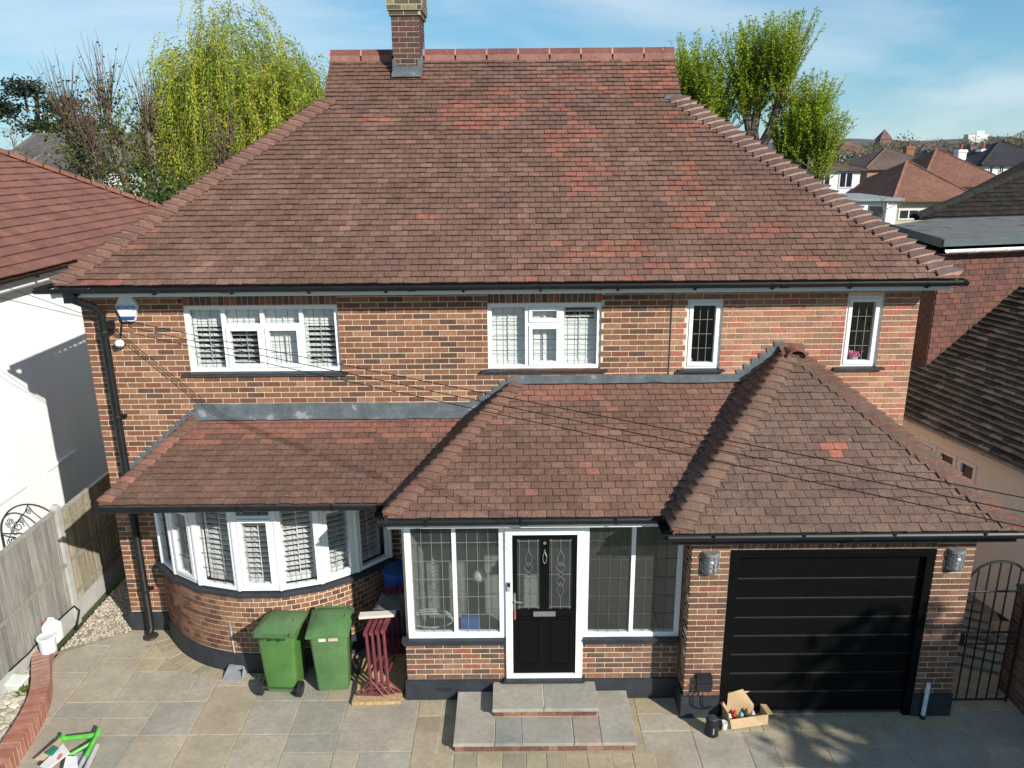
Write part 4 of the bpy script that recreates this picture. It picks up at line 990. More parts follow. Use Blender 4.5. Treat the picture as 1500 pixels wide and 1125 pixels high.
# ================================================================== RIGHT NEIGHBOUR
rh = thing('tile_hung_house', 'tile-hung house with mossy dark roof and cream rendered side wall by the iron gate', 'house', (8.5, 13, 0))
aR = R(13); exx = V((math.cos(aR), math.sin(aR), 0)); eyy = V((-math.sin(aR), math.cos(aR), 0))
TC = V((7.16, 13.1, 0)); nT = -eyy
E1, E2 = V((6.55, 12.44, 2.4)), V((7.10, 10.11, 2.4)); ed = (E2-E1).normalized()
RP = onP(1500, 415, TC, nT)
nLR = (E2-E1).cross(RP-E1).normalized()
if nLR.z < 0: nLR = -nLR
sLR = nLR.cross(ed)
if sLR.z < 0: sLR = -sLR
RT_ = palette([(.085, .068, .052), (.065, .054, .042), (.10, .08, .06), (.07, .066, .038), (.05, .042, .034)], 20, .16)
eA, eB = E1-ed*3.2, E1+ed*6.0
Lr = 3.1
mb = MB(); mb.prism([eB-nLR*.012, eA-nLR*.012, eA+sLR*Lr-nLR*.012, eB+sLR*Lr-nLR*.012], -nLR*.05, (.03, .027, .022))
lowr = obj('lower_roof', mb, oldtileM, rh)
rt = Pieces()
tile_slope(eA, ed, sLR, nLR, [(0, -.03), (9.2, -.03), (9.2, Lr), (0, Lr)], 'low', lambda *a: random.choice(RT_), gauge=.115, wd=.20, pc=rt, key='r', lift=.034, wav=.0035, th=.018)
# tile-hung front and side
ht = Pieces()
TH = palette([(.12, .056, .043), (.105, .052, .041), (.135, .062, .046), (.095, .05, .04), (.15, .062, .045)], 16, .1)
ztop = onP(1440, 371, TC, nT).z
mb = MB(); mb.obox(TC, exx, eyy, Z_, .02, 7, .02, .2, 2.3, ztop); mb.obox(TC, exx, eyy, Z_, .02, .2, .2, 5, 2.3, ztop); mb.obox(TC, exx, eyy, Z_, .5, 7, .2, 5, 0, ztop)
thw = obj('upper_wall', mb, M('dark_batten', (.05, .03, .025), n=(5, .2)), rh)
tile_slope(TC+Z_*2.4, exx, Z_, nT, [(0, 0), (6.0, 0), (6.0, ztop-2.4), (0, ztop-2.4)], 'hung', lambda *a: random.choice(TH), gauge=.095, wd=.165, pc=ht, key='h', lift=.022)
tile_slope(TC+eyy*4+Z_*2.4, -eyy, Z_, -exx, [(0, 0), (4.0, 0), (4.0, ztop-2.4), (0, ztop-2.4)], 'hung', lambda *a: jit((.10, .058, .045), .08), gauge=.095, wd=.165, pc=ht, key='hs', lift=.022)
# flat roof
fz = 5.2
fp = [(7.09, 12.95), (7.09+7*math.cos(aR), 12.95+7*math.sin(aR)), (13.5, 21), (8.85, 16.9), (7.46, 15.64)]
mb = MB(); mb.prism([V((x, y, fz)) for x, y in fp][::-1], V((0, 0, -.05))); obj('flat_roof', mb, feltM, rh)
fo = V((7.09, 12.95, 0))
mb = MB(); mb.obox(fo, exx, eyy, Z_, -.03, 7, -.03, .0, fz-.10, fz+.025); obj('fascia', mb, greyboardM, rh)
d2 = (V((7.46, 15.64, 0))-fo).normalized(); mb = MB(); mb.obox(fo, d2, V((-d2.y, d2.x, 0)), Z_, 0.03, 2.7, 0, .03, fz-.12, fz+.025); obj('fascia', mb, greyboardM, rh)
mb = MB(); prof = [eyy*(math.cos(math.pi+math.pi*k/8)*.055)+Z_*(math.sin(math.pi+math.pi*k/8)*.055) for k in range(9)]
st = fo-eyy*.09+Z_*(fz-.15); mb.prism([st+q for q in prof]+[st+q*.9 for q in prof[::-1]], exx*7); wg = obj('gutter', mb, whiteM, rh)
for i in range(5): obj('gutter_joint', MB().prism([st+exx*(.5+i*.62)+q*1.12 for q in prof]+[st+exx*(.5+i*.62)+q for q in prof[::-1]], exx*.06), whiteM, wg)
# main dark roof behind
dP = V((8.3, 16.9, fz+.02)); sd2 = (eyy*math.cos(R(36))+Z_*math.sin(R(36))); nd = exx.cross(sd2)
if nd.z < 0: nd = -nd
q0 = onP(1332, 323, dP, nd); q1 = onP(1500, 254, dP, nd); f2 = lambda p: ((p-dP).dot(exx), (p-dP).dot(sd2))
A_, B_ = f2(q0), f2(q1); sl = (B_[1]-A_[1])/(B_[0]-A_[0]); tb = 4.2; aT = A_[0]+(tb-A_[1])/sl; aE = A_[0]-(A_[1])/sl
pl_ = [(aE, 0), (aE+9, 0), (aE+9, tb), (aT, tb)]
mb = MB(); mb.slab([dP+exx*a+sd2*b-nd*.01 for a, b in pl_], .05, (.03, .026, .022))
mb.slab([dP+exx*aT+sd2*tb-nd*.01, dP+exx*(aT+.2)-nd*.01+eyy*sd2.dot(eyy)*tb, dP+exx*aE-nd*.01][::-1], .05, (.03, .026, .022)); uro = obj('upper_roof', mb, oldtileM, rh)
tile_slope(dP, exx, sd2, nd, pl_, 'up', lambda *a: tuple(c*.2 for c in random.choice(RT_[:8])), gauge=.15, wd=.25, pc=rt, key='u', lift=.03)
hq0, hq1 = dP+exx*aE, dP+exx*aT+sd2*tb
for i in range(24):
    p, q = hq0+(hq1-hq0)*(i/24), hq0+(hq1-hq0)*((i+.97)/24); dn = (q-p).normalized(); s_ = dn.cross(Z_).normalized(); u_ = s_.cross(dn)
    mb = MB(); mb.prism([p+s_*(math.cos(math.pi*k/6)*.12)+u_*(math.sin(math.pi*k/6)*.09+.01) for k in range(7)], q-p, jit((.018, .016, .014), .15)); obj('hip_tile', mb, oldtileM, uro)
rt.build('roof_tile', 'roof_tiling', oldtileM, {'low': lowr, 'up': uro}, 300)
ht.build('wall_tile', 'tile_hanging', plainTileM, {'hung': thw}, 300)
# cream wall below the lower eave
wn = V((ed.y, -ed.x, 0)); 
if wn.x > 0: wn = -wn
CW = E1-wn*.14; CW.z = 0
def oncw(u, v): p = onP(u, v, CW, wn); return (p-CW).dot(ed), p.z
wa0, wzt = oncw(1345, 641); wa1, wzb_ = oncw(1437, 684); _, wzb = oncw(1431, 716)
wzt = min(2.15, max(wzt, wzb_)+.06); wzb = wzt-.78
mb = MB(); wall_holes(mb, CW-ed*4, ed, wn, 11, 0, 2.36, .2, [(wa0+4, wa1+4, wzb, wzt)]); obj('side_wall', mb, creamM, rh)
window(CW, ed, wn, wa0, wa1, wzb, wzt, [(0, .33, [(0, 1, True, (1, 1), 0)]), (.33, .66, [(0, 1, True, (1, 1), 0)]), (.66, 1, [(0, 1, True, (1, 1), 0)])], rh, inset=.01, glass=farGlassM, fr=.07, sashw=.06)
mb = MB(); prof = [wn*(math.cos(math.pi+math.pi*k/8)*-.05)+Z_*(math.sin(math.pi+math.pi*k/8)*.05) for k in range(9)]
st = eA+wn*.03-Z_*.035; mb.prism([st+q for q in prof]+[st+q*.9 for q in prof[::-1]], eB-eA); gg = obj('gutter', mb, M('grey_gutter', (.33, .33, .30), rough=.6, n=(6, .2)), rh)
for i in range(12): obj('gutter_bracket', MB().prism([st+ed*(.4+i*.75)+q*1.15 for q in prof]+[st+ed*(.4+i*.75)+q for q in prof[::-1]], ed*.04), MATS['grey_gutter'], gg)

# ================================================================== SIDE PASSAGE, GATE
path = structure(obj('side_path', MB().add([(5.31, 8.06, -.006), (6.5, 8.06, -.006), (8.4, 14, -.006), (5.31, 14, -.006)], [(0, 1, 2, 3)]), M('mossy_path', (.20, .20, .13), rough=.95, n=(2.5, .35), n2=(20, .2), bump=(30, .5, .01))))
for i in range(9):
    a = V((5.62+i*.02, 9.15+i*.27, .03)); dr = V((.9, -.42, 0)).normalized(); nr_ = V((-dr.y, dr.x, 0))
    obj('plank', MB().obox(a, dr, nr_, Z_, 0, 1.15+i*.03, 0, .17, -.035, .012, jit((.22, .21, .155), .12)), woodM, path)
gg2 = thing('iron_side_gate', 'tall black iron side gate with arched top next to the garage', 'gate', (5.85, 8.25, 0))
GX0, GX1, GYY = 5.37, 6.12, 8.25
def archz(x): t = (x-GX0)/(GX1-GX0)*2-1; return 1.62+.36*math.sqrt(max(0, 1-t*t*.98))
obj('gate_arch', MB().tube([(GX0+(GX1-GX0)*k/20, GYY, archz(GX0+(GX1-GX0)*k/20)) for k in range(21)], .016, 6), ironM, gg2)
for x in (GX0, GX1): obj('stile', MB().tube([(x, GYY, .03), (x, GYY, 1.68)], .018, 6), ironM, gg2)
for z in (.06, .86, 1.02, 1.58): obj('rail', MB().tube([(GX0, GYY, z), (GX1, GYY, z)], .014, 6), ironM, gg2)
for i in range(1, 6): x = GX0+(GX1-GX0)*i/6; obj('bar', MB().tube([(x, GYY, .06), (x, GYY, archz(x))], .0105, 6), ironM, gg2)
for i in range(6): scroll(GX0+(GX1-GX0)*(i+.5)/6, .94, .05, 1 if i % 2 else -1, GYY, gg2, rad=.006)
obj('latch', MB().box(GX0-.02, GX0+.08, GYY-.04, GYY+.03, .87, 1.0), ironM, gg2)
bwall = thing('boundary_wall', 'dark brick boundary wall beside the iron side gate', 'wall', (6.35, 8.2, 0))
mb = MB(); mb.box(6.215, 6.44, 5.2, 8.55, 0, 1.45); bwo = obj('wall_core', mb, greymortarM, bwall)
bb = Pieces(); keep = bricks; bricks = bb
brick_field(V((6.215, 8.55, 0)), -Y_, -X_, 3.3, 0, 1.425, PIER, 'w'); brick_field(V((6.22, 8.545, 0)), X_, Y_, .21, 0, 1.425, PIER, 'w'); brick_field(V((6.22, 5.2, 0)), X_, -Y_, .21, 0, 1.425, PIER, 'w')
bb.build('brick', 'brickwork', brickM, {'w': bwo}, 200); bricks = keep
obj('coping', MB().box(6.20, 6.455, 5.18, 8.57, 1.451, 1.49), earthM, bwall)

# ================================================================== PLANTER
planter = thing('brick_planter', 'low curved red brick planter wall filled with rubble', 'planter', (-6.3, 8.2, 0))
base_px = [(72, 962), (77, 985), (78, 1010), (74, 1035), (64, 1060), (46, 1092), (25, 1125), (0, 1165)]
cur = [onZ(u, v, 0) for u, v in base_px]; cur = [V((-6.40, 9.52, 0)), V((-6.36, 9.44, 0))]+[V((max(p.x, -6.36+.0), p.y, 0)) for p in cur]
def smooth(pts, n):
    L = [0]
    for a, b in zip(pts, pts[1:]): L.append(L[-1]+(b-a).length)
    out = []
    for i in range(n+1):
        t = L[-1]*i/n; k = 0
        while k < len(L)-2 and L[k+1] < t: k += 1
        p0, p1, p2, p3 = pts[max(k-1, 0)], pts[k], pts[k+1], pts[min(k+2, len(pts)-1)]; f = (t-L[k])/(L[k+1]-L[k])
        out.append(.5*((2*p1)+(p2-p0)*f+(2*p0-5*p1+4*p2-p3)*f*f+(3*p1-p0-3*p2+p3)*f**3))
    return out, L[-1]
cs_, ln = smooth(cur, int(smooth(cur, 10)[1]/.078))
hw = .215; ht_ = .22
RB = palette([(.36, .145, .10), (.33, .135, .095), (.39, .165, .115), (.36, .17, .125)], 10, .08)
core = MB(); inner = []
for i in range(len(cs_)-1):
    p, q = cs_[i], cs_[i+1]; t = (q-p).normalized(); nn = V((-t.y, t.x, 0)) 
    if nn.x > 0: nn = -nn
    inner.append(p+nn*hw)
    a, b, c, d = p+t*.004-nn*-.004, q-t*.004-nn*-.004, q+nn*hw-t*.004, p+nn*hw+t*.004
    col = random.choice(RB) if i > 14 else tuple(x*.6+y*.4 for x, y in zip(random.choice(RB), (.36, .27, .22)))
    m_ = MB(); zt_ = ht_+random.uniform(-.002, .002)
    P4 = [a, b, c, d]; m_.hexa([v+Z_*.0 for v in P4]+[v+Z_*zt_ for v in P4], col, skip=(0,)); obj('coping_brick', m_, redBrickM, planter)
    core.hexa([p+nn*.006, q+nn*.006, q+nn*(hw-.006), p+nn*(hw-.006)]+[v+Z_*(ht_-.005) for v in (p+nn*.006, q+nn*.006, q+nn*(hw-.006), p+nn*(hw-.006))])
obj('core', core, mortarM, planter)
inner.append(cs_[-1]+nn*hw)
soil = MB(); soil.add([V((-9.5, 9.55, .05))]+[v+Z_*.05 for v in inner]+[V((-9.5, inner[-1].y, .05))], [tuple(range(len(inner)+2))]); obj('soil', soil, earthM, planter)
rub = MB()
for i in range(520):
    k = random.randrange(len(inner)); p = inner[k]+V((-abs(random.gauss(0, .42))-.02, random.uniform(-.06, .06), 0))
    if p.x < -7.6 or (p.x < FX+.1 and p.y > 9.2): continue
    r = random.uniform(.025, .085); rub.sphere((p.x, p.y, .05+r*.35), r, 7, 4, jit(random.choice([(.45, .41, .32), (.40, .35, .27), (.52, .48, .40), (.34, .31, .25)]), .12), (1, random.uniform(.6, 1), random.uniform(.45, .8)), .16)
ro = obj('rubble', rub, gravelM); ro['kind'] = 'stuff'; ro['label'] = 'pale broken stone rubble heaped inside the brick planter'

# items on the planter
def bottle_can(loc):
    t = thing('plastic_canister', 'white plastic canister with handle and red cap on the planter wall', 'canister', loc)
    x, y, z = loc; mb = MB()
    mb.hexa([(x-.09, y-.07, z), (x+.09, y-.07, z), (x+.09, y+.07, z), (x-.09, y+.07, z), (x-.095, y-.075, z+.24), (x+.095, y-.075, z+.24), (x+.095, y+.075, z+.24), (x-.095, y+.075, z+.24)], (.72, .74, .74), skip=(1,))
    mb.hexa([(x-.095, y-.075, z+.24), (x+.095, y-.075, z+.24), (x+.095, y+.075, z+.24), (x-.095, y+.075, z+.24), (x-.05, y-.035, z+.31), (x+.055, y-.035, z+.30), (x+.055, y+.035, z+.30), (x-.05, y+.035, z+.31)], (.74, .76, .76), skip=(0,))
    obj('body', mb, plasticM, t); obj('handle', MB().tube([(x+.05, y, z+.30), (x+.04, y, z+.345), (x-.02, y, z+.345), (x-.04, y, z+.31)], .014, 6, (.74, .76, .76)), plasticM, t)
    obj('label_patch', MB().box(x-.05, x+.05, y-.0765, y-.0742, z+.06, z+.17, (.45, .60, .66)), plasticM, t)
    obj('cap', MB().lathe((x-.10, y-.01, z+.245), [(.024, 0), (.024, .04), (.018, .042)], 10, col=(.45, .05, .06)), plasticM, t)
bottle_can((-6.36, 9.42, ht_+.002))
bk = V((-6.32, 9.16, 0))
t = thing('plastic_tub', 'round white plastic tub with lid standing on the planter wall', 'tub', (bk.x+.02, bk.y+.02, ht_))
obj('body', MB().lathe((bk.x+.02, bk.y+.02, ht_+.004), [(.10, 0), (.112, .20), (.118, .205)], 18, col=(.66, .70, .74)), plasticM, t, True)
obj('lid', MB().lathe((bk.x+.02, bk.y+.02, ht_+.209), [(.122, 0), (.122, .016), (.11, .022), (.10, .018)], 18, col=(.72, .74, .74)), plasticM, t, True)
lt_ = onZ(20, 992, .25)
t = thing('plastic_box', 'small pale ice-cream box lying on the rubble among weeds', 'box', (lt_.x, lt_.y, .12))
mb = MB(); x, y = lt_.x, lt_.y; mb.hexa([(x-.12, y-.06, .10), (x+.10, y-.09, .10), (x+.12, y+.06, .11), (x-.10, y+.09, .11), (x-.14, y-.075, .19), (x+.12, y-.105, .19), (x+.14, y+.075, .205), (x-.12, y+.105, .205)], (.60, .66, .60)); obj('body', mb, plasticM, t)
mb = MB(); mb.hexa([(x-.15, y-.085, .191), (x+.125, y-.115, .191), (x+.15, y+.085, .206), (x-.125, y+.115, .206), (x-.14, y-.075, .21), (x+.115, y-.105, .21), (x+.14, y+.075, .225), (x-.115, y+.105, .225)], (.64, .69, .63)); obj('lid', mb, plasticM, t)
for k in range(4):
    mb = MB(); wx, wy = lt_.x+random.choice((-.2, .16, .2, -.05)), lt_.y+random.choice((-.14, .13))
    for j in range(26):
        a = random.uniform(0, 6.28); r = random.uniform(.02, .09); p = V((wx+math.cos(a)*r, wy+math.sin(a)*r, .10+random.uniform(0, .07))); d = V((math.cos(a), math.sin(a), .4))*.035; e = V((-math.sin(a), math.cos(a), 0))*.014
        mb.add([p-d*.4, p+e, p+d, p-e], [(0, 1, 2, 3)], jit((.10, .16, .03), .25))
    wd_ = obj('weed', mb, leafM); tag(wd_, 'small green weed growing in the rubble beside the pale box', 'weed', 'weeds in the planter')

# ================================================================== BINS
GREEN1, GREEN2 = (.075, .175, .045), (.085, .17, .062)
def wheelie_bin(label, x, y, rot, body, lid, sticker=False):
    t = thing('wheelie_bin', label, 'bin', (x, y, 0), 'green wheelie bins before the bay')
    Rm = Matrix.Rotation(rot, 3, 'Z'); O = V((x, y, 0))
    def T(p): return O+Rm@V(p)
    def hx(mb, b, tp, col): mb.hexa([T(p) for p in b]+[T(p) for p in tp], col)
    z0, z1 = .04, .90
    mb = MB(); rings = []
    for f, z in ((0, z0), (.03, z0+.01), (.55, .5), (.93, .84), (1, z1)):
        a = .195+.045*f; b0 = -.19-.055*f; b1 = .19+.035*f; c = .04; rg = []
        for cx_, cy_, s0 in ((a, b1, 0), (-a, b1, 90), (-a, b0, 180), (a, b0, 270)):
            for k in range(4):
                an = R(s0+30*k); rg.append(T((cx_-math.copysign(c, cx_)+c*math.cos(an), cy_-math.copysign(c, cy_)+c*math.sin(an), z)))
        rings.append(rg)
    n = 16; vs = [p for r_ in rings for p in r_]; fs = []
    for i in range(len(rings)-1):
        for k in range(n): fs.append((i*n+k, i*n+(k+1) % n, (i+1)*n+(k+1) % n, (i+1)*n+k))
    fs.append(tuple(range(n-1, -1, -1))); fs.append(tuple((len(rings)-1)*n+k for k in range(n))); mb.add(vs, fs, body)
    obj('body', mb, plasticM, t, True)
    rm = MB(); hx(rm, [(-.255, -.265, .87), (.255, -.265, .87), (.255, .24, .87), (-.255, .24, .87)], [(-.26, -.27, .905), (.26, -.27, .905), (.26, .245, .905), (-.26, .245, .905)], body); obj('rim', rm, plasticM, t)
    # domed lid, hinge at +y
    lm = MB(); gx_, gy_ = 8, 8; vs = []; fs = []
    for j in range(gy_+1):
        for i in range(gx_+1):
            u_, v_ = i/gx_*2-1, j/gy_*2-1
            ed_ = max(abs(u_), abs(v_)); dome = .055*max(0, 1-ed_**5) + (.018 if ed_ < .66 else 0)
            vs.append(T((u_*(.268-.012*(abs(v_)**6)), v_*.285-.015, .915+.03*(v_+1)/2+dome)))
    for j in range(gy_):
        for i in range(gx_): a = j*(gx_+1)+i; fs.append((a, a+1, a+gx_+2, a+gx_+1))
    lm.add(vs, fs, lid)
    hx(lm, [(-.268, -.30, .88), (.268, -.30, .88), (.268, .27, .90), (-.268, .27, .90)], [(-.268, -.30, .914), (.268, -.30, .914), (.268, .27, .944), (-.268, .27, .944)], lid); obj('lid', lm, plasticM, t, True)
    for s_ in (-1, 1): gr2 = MB(); gr2.tube([T((s_*.17, .19, .975)), T((s_*.175, .0, .985)), T((s_*.11, -.09, .985)), T((s_*.12, -.17, .975))], .008, 5, tuple(q*.55 for q in lid)); obj('lid_groove', gr2, plasticM, t)
    hb = MB(); hb.tube([T((-.22, .275, .955)), T((-.22, .32, .935)), T((.22, .32, .935)), T((.22, .275, .955))], .016, 8, tuple(q*.8 for q in lid)); obj('handle', hb, plasticM, t)
    for s_ in (-.16, -.04, .1): hl = MB(); hx(hl, [(s_, .285, .885), (s_+.05, .285, .885), (s_+.05, .325, .885), (s_, .325, .885)], [(s_, .285, .925), (s_+.05, .285, .925), (s_+.05, .325, .925), (s_, .325, .925)], (.02, .07, .02)); obj('hinge', hl, plasticM, t)
    ax = Rm@V((1, 0, 0))
    for s_ in (-1, 1):
        w_ = MB(); c = T((s_*.255, .20, .10)); w_.lathe(c-ax*.025, [(.085, 0), (.10, .006), (.10, .044), (.085, .05)], 20, ax, (.02, .02, .022)); wo = obj('wheel', w_, plasticM, t, True)
        h_ = MB(); h_.lathe(c-ax*.029, [(.03, 0), (.03, .058)], 12, ax, (.05, .05, .05)); obj('wheel_hub', h_, plasticM, wo)
    axl = MB(); axl.tube([T((-.25, .20, .10)), T((.25, .20, .10))], .012, 6, (.05, .05, .05)); obj('axle', axl, plasticM, t)
    if sticker:
        for k, (a, b) in enumerate(((-.12, -.03), (.0, .12))):
            s_ = MB(); hx(s_, [(a, -.247, .80), (b, -.247, .80), (b, -.246, .80), (a, -.246, .80)], [(a, -.251, .845), (b, -.251, .845), (b, -.25, .845), (a, -.25, .845)], ((.62, .62, .58), (.60, .40, .34))[k]); obj('sticker', s_, cardM, t)
    return t
wheelie_bin('bright green wheelie bin with its wheels and hinge facing the driveway', -2.97, 8.72, R(176), GREEN1, (.085, .165, .065))
wheelie_bin('green wheelie bin with shiny lid and torn white stickers beside the trestles', -2.34, 8.74, R(4), GREEN2, (.085, .18, .065), True)

# dustpan
dp0 = onZ(345, 990, 0); x, y = dp0.x, dp0.y
t = thing('long_handled_dustpan', 'grey long-handled dustpan standing on the paving by the bay wall', 'dustpan', (x, y, 0)); DG = (.30, .31, .32)
mb = MB(); mb.hexa([(x-.14, y-.11, .003), (x+.13, y-.11, .003), (x+.13, y+.11, .003), (x-.14, y+.11, .003), (x-.14, y-.11, .012), (x+.13, y-.11, .012), (x+.13, y+.11, .02), (x-.14, y+.11, .02)], DG)
mb.hexa([(x-.14, y+.08, .02), (x+.13, y+.08, .02), (x+.13, y+.12, .02), (x-.14, y+.12, .02), (x-.10, y+.05, .11), (x+.09, y+.05, .11), (x+.09, y+.10, .11), (x-.10, y+.10, .11)], DG)
mb.prism([(x-.14, y-.11, .01), (x-.14, y+.11, .01), (x-.105, y+.08, .11)], V((.008, 0, 0)), DG); mb.prism([(x+.122, y-.11, .01), (x+.122, y+.11, .01), (x+.09, y+.08, .11)], V((.008, 0, 0)), DG); obj('pan', mb, plasticM, t)
obj('handle', MB().tube([(x, y+.09, .09), (x-.02, y+.10, .40), (x-.035, y+.11, .72)], .011, 8, (.36, .37, .38)), paintM, t); obj('grip', MB().tube([(x-.030, y+.107, .62), (x-.035, y+.11, .74)], .015, 8, (.25, .26, .27)), plasticM, t)

# ================================================================== TRESTLES, BOARD, BARREL
tag(obj('chipboard_sheet', MB().hexa([(-2.04, 8.30, .002), (-1.43, 8.32, .002), (-1.42, 9.35, .002), (-2.05, 9.33, .002), (-2.04, 8.30, .05), (-1.43, 8.32, .05), (-1.42, 9.35, .05), (-2.05, 9.33, .05)], (.42, .30, .15)), M('osb', attr=True, rough=.85, n=(22, .35), n2=(70, .25), bump=(60, .4, .003))), 'yellow chipboard sheet on the paving under the maroon trestles', 'board')
MAR = (.16, .035, .045)
for k in range(4):
    xb = -1.86+.072*k; zt_ = .93+.012*k
    t = thing('steel_trestle', 'maroon steel trestle standing folded in a row on the chipboard sheet', 'trestle', (xb, 8.8, .05), 'maroon steel trestles stacked together')
    sh = .05*k*.6
    obj('top_beam', MB().hexa([(xb+.0, 8.40, zt_), (xb+.048, 8.40, zt_), (xb+.10+.05, 9.42, zt_+.01), (xb+.10, 9.42, zt_+.01), (xb, 8.40, zt_+.055), (xb+.048, 8.40, zt_+.055), (xb+.15, 9.42, zt_+.065), (xb+.10, 9.42, zt_+.065)], jit(MAR, .1)), paintM, t)
    for yy, dx in ((8.46, .024), (9.32, .118)):
        obj('leg', MB().tube([(xb+dx, yy, zt_), (xb+dx+.02, yy, .10)], .021, 8, jit(MAR, .12)), paintM, t)
        obj('foot_rail', MB().tube([(xb+dx-.17, yy-.03+.02*k, .068), (xb+dx+.02, yy, .25), (xb+dx+.17, yy-.05+.02*k, .068)], .013, 6, jit(MAR, .12)), paintM, t)
        obj('foot', MB().tube([(xb+dx-.17, yy-.03+.02*k, .064), (xb+dx+.17, yy-.05+.02*k, .064)], .011, 6, jit(MAR, .12)), paintM, t)
    obj('tie_rail', MB().tube([(xb+.044, 8.46, .35), (xb+.138, 9.32, .35)], .014, 6, MAR), paintM, t)
tag(obj('timber_offcut', MB().hexa([(-1.95, 8.62, 1.03), (-1.50, 8.66, 1.035), (-1.50, 8.76, 1.035), (-1.95, 8.73, 1.03), (-1.95, 8.62, 1.065), (-1.50, 8.66, 1.07), (-1.50, 8.76, 1.07), (-1.95, 8.73, 1.065)], (.60, .56, .50)), cardM), 'pale timber offcut lying across the maroon trestles', 'timber')
mb = MB(); gx_, gy_ = 6, 8; vs = []; fs = []
for j in range(gy_+1):
    for i in range(gx_+1): vs.append((-1.80+.40*i/gx_+.05*j/gy_, 8.79+.40*j/gy_, 1.052+.014*math.sin(i*1.3+j)+(-.12 if i == gx_ else 0)))
for j in range(gy_):
    for i in range(gx_): a = j*(gx_+1)+i; fs.append((a, a+1, a+gx_+2, a+gx_+1))
o = obj('dust_sheet', mb.add(vs, fs, (.10, .105, .11)), cardM, None, True); so_ = o.modifiers.new('t', 'SOLIDIFY'); so_.thickness = .006; tag(o, 'dark grey sheet draped over the far end of the trestles', 'sheet')
bx, by = -1.60, 9.62
t = thing('water_barrel', 'blue plastic barrel in the corner between bay and porch', 'barrel', (bx, by, 0))
obj('body', MB().lathe((bx, by, .0), [(.17, 0), (.195, .03), (.205, .28), (.212, .30), (.205, .32), (.205, .72), (.212, .74), (.205, .76), (.19, 1.10), (.185, 1.12)], 26, col=(.012, .045, .20)), plasticM, t, True)
obj('lid', MB().lathe((bx, by, 1.12), [(.20, 0), (.205, .015), (.20, .05), (.17, .06), (.16, .05)], 26, col=(.02, .085, .28)), plasticM, t, True)

# ================================================================== BY THE GARAGE
kx = onZ(1043, 1077, 0); x, y = kx.x, kx.y+.03
t = thing('kettle', 'black electric kettle standing on the paving beside the cardboard box', 'kettle', (x, y, 0)); KB = (.012, .013, .015)
obj('body', MB().lathe((x, y, .012), [(.078, 0), (.082, .02), (.075, .12), (.062, .20), (.060, .205)], 22, col=KB), plasticM, t, True)
obj('base', MB().lathe((x, y, .002), [(.082, 0), (.082, .01)], 22, col=(.02, .02, .02)), plasticM, t); obj('lid', MB().lathe((x, y, .217), [(.058, 0), (.052, .012), (.02, .018)], 20, col=(.05, .05, .055)), plasticM, t, True)
obj('handle', MB().tube([(x+.058, y, .20), (x+.105, y, .195), (x+.115, y, .12), (x+.10, y, .05), (x+.078, y, .045)], .011, 8, KB), plasticM, t, True)
obj('spout', MB().hexa([(x-.065, y-.02, .17), (x-.05, y-.025, .15), (x-.05, y+.025, .15), (x-.065, y+.02, .17), (x-.085, y-.012, .218), (x-.05, y-.025, .215), (x-.05, y+.025, .215), (x-.085, y+.012, .218)], KB), plasticM, t)
obj('gauge', MB().box(x-.008, x+.008, y-.083, y-.072, .05, .13, (.25, .27, .28)), plasticM, t)
b0 = onZ(1068, 1068, 0); b1 = onZ(1124, 1060, 0)
t = thing('cardboard_box', 'open cardboard box with raised flaps holding odds and ends by the garage door', 'box', (b0.x+.2, b0.y+.12, 0)); CB_ = (.46, .33, .19)
ux = (b1-b0); ux.z = 0; W_ = ux.length; ux.normalize(); uy = V((-ux.y, ux.x, 0)); D_ = .21; Hb = .13; O = V((b0.x, b0.y, .003)); e = .005
mb = MB(); mb.obox(O, ux, uy, Z_, 0, W_, 0, D_, 0, e, CB_); mb.obox(O, ux, uy, Z_, 0, W_, 0, e, e, Hb, CB_); mb.obox(O, ux, uy, Z_, 0, W_, D_-e, D_, e, Hb, CB_); mb.obox(O, ux, uy, Z_, 0, e, e, D_-e, e, Hb, CB_); mb.obox(O, ux, uy, Z_, W_-e, W_, e, D_-e, e, Hb, CB_); obj('tray', mb, cardM, t)
def flap(p, q, dr, l, tw=0.): 
    m_ = MB(); n_ = (q-p).cross(dr).normalized()*.004; a, b, c, d = p, q, q+dr*l+(q-p)*-.03, p+dr*(l+tw)+(q-p)*.03; m_.hexa([a, b, c, d]+[v+n_ for v in (a, b, c, d)], CB_); obj('flap', m_, cardM, t)
PZ = lambda a, b: O+ux*a+uy*b+Z_*Hb
flap(PZ(0, D_), PZ(W_, D_), (uy*.12+Z_).normalized(), .25, -.07); flap(PZ(W_, 0), PZ(W_, D_), (ux*.9+Z_*-.1).normalized(), .07); flap(PZ(0, D_), PZ(0, 0), (-ux*.25+Z_*.9).normalized(), .10); flap(PZ(W_, 0), PZ(0, 0), (-uy*.3-Z_).normalized(), .115)
stuffc = [((.62, .62, .60), 'white plastic bottle', 'bottle'), ((.45, .05, .02), 'red tape reel', 'reel'), ((.12, .35, .40), 'teal bottle', 'bottle'), ((.10, .05, .03), 'brown tin', 'tin'), ((.5, .52, .53), 'clear plastic cup', 'cup')]
for i, (c, l, cat) in enumerate(stuffc):
    p = O+ux*(.05+i*.075)+uy*(.10+.05*(i % 2)); q = MB(); q.lathe(p+Z_*(.006), [(.028, 0), (.030, .06+.012*(i % 3)), (.018, .085+.012*(i % 3)), (.016, .11)], 10, V((.15*(i % 2), .1, 1)).normalized(), c); tag(obj('bottle' if cat == 'bottle' else cat, q, plasticM, None, True), l+' lying inside the open cardboard box', cat)
kb = MB(); cpos = O-ux*.06+uy*.02
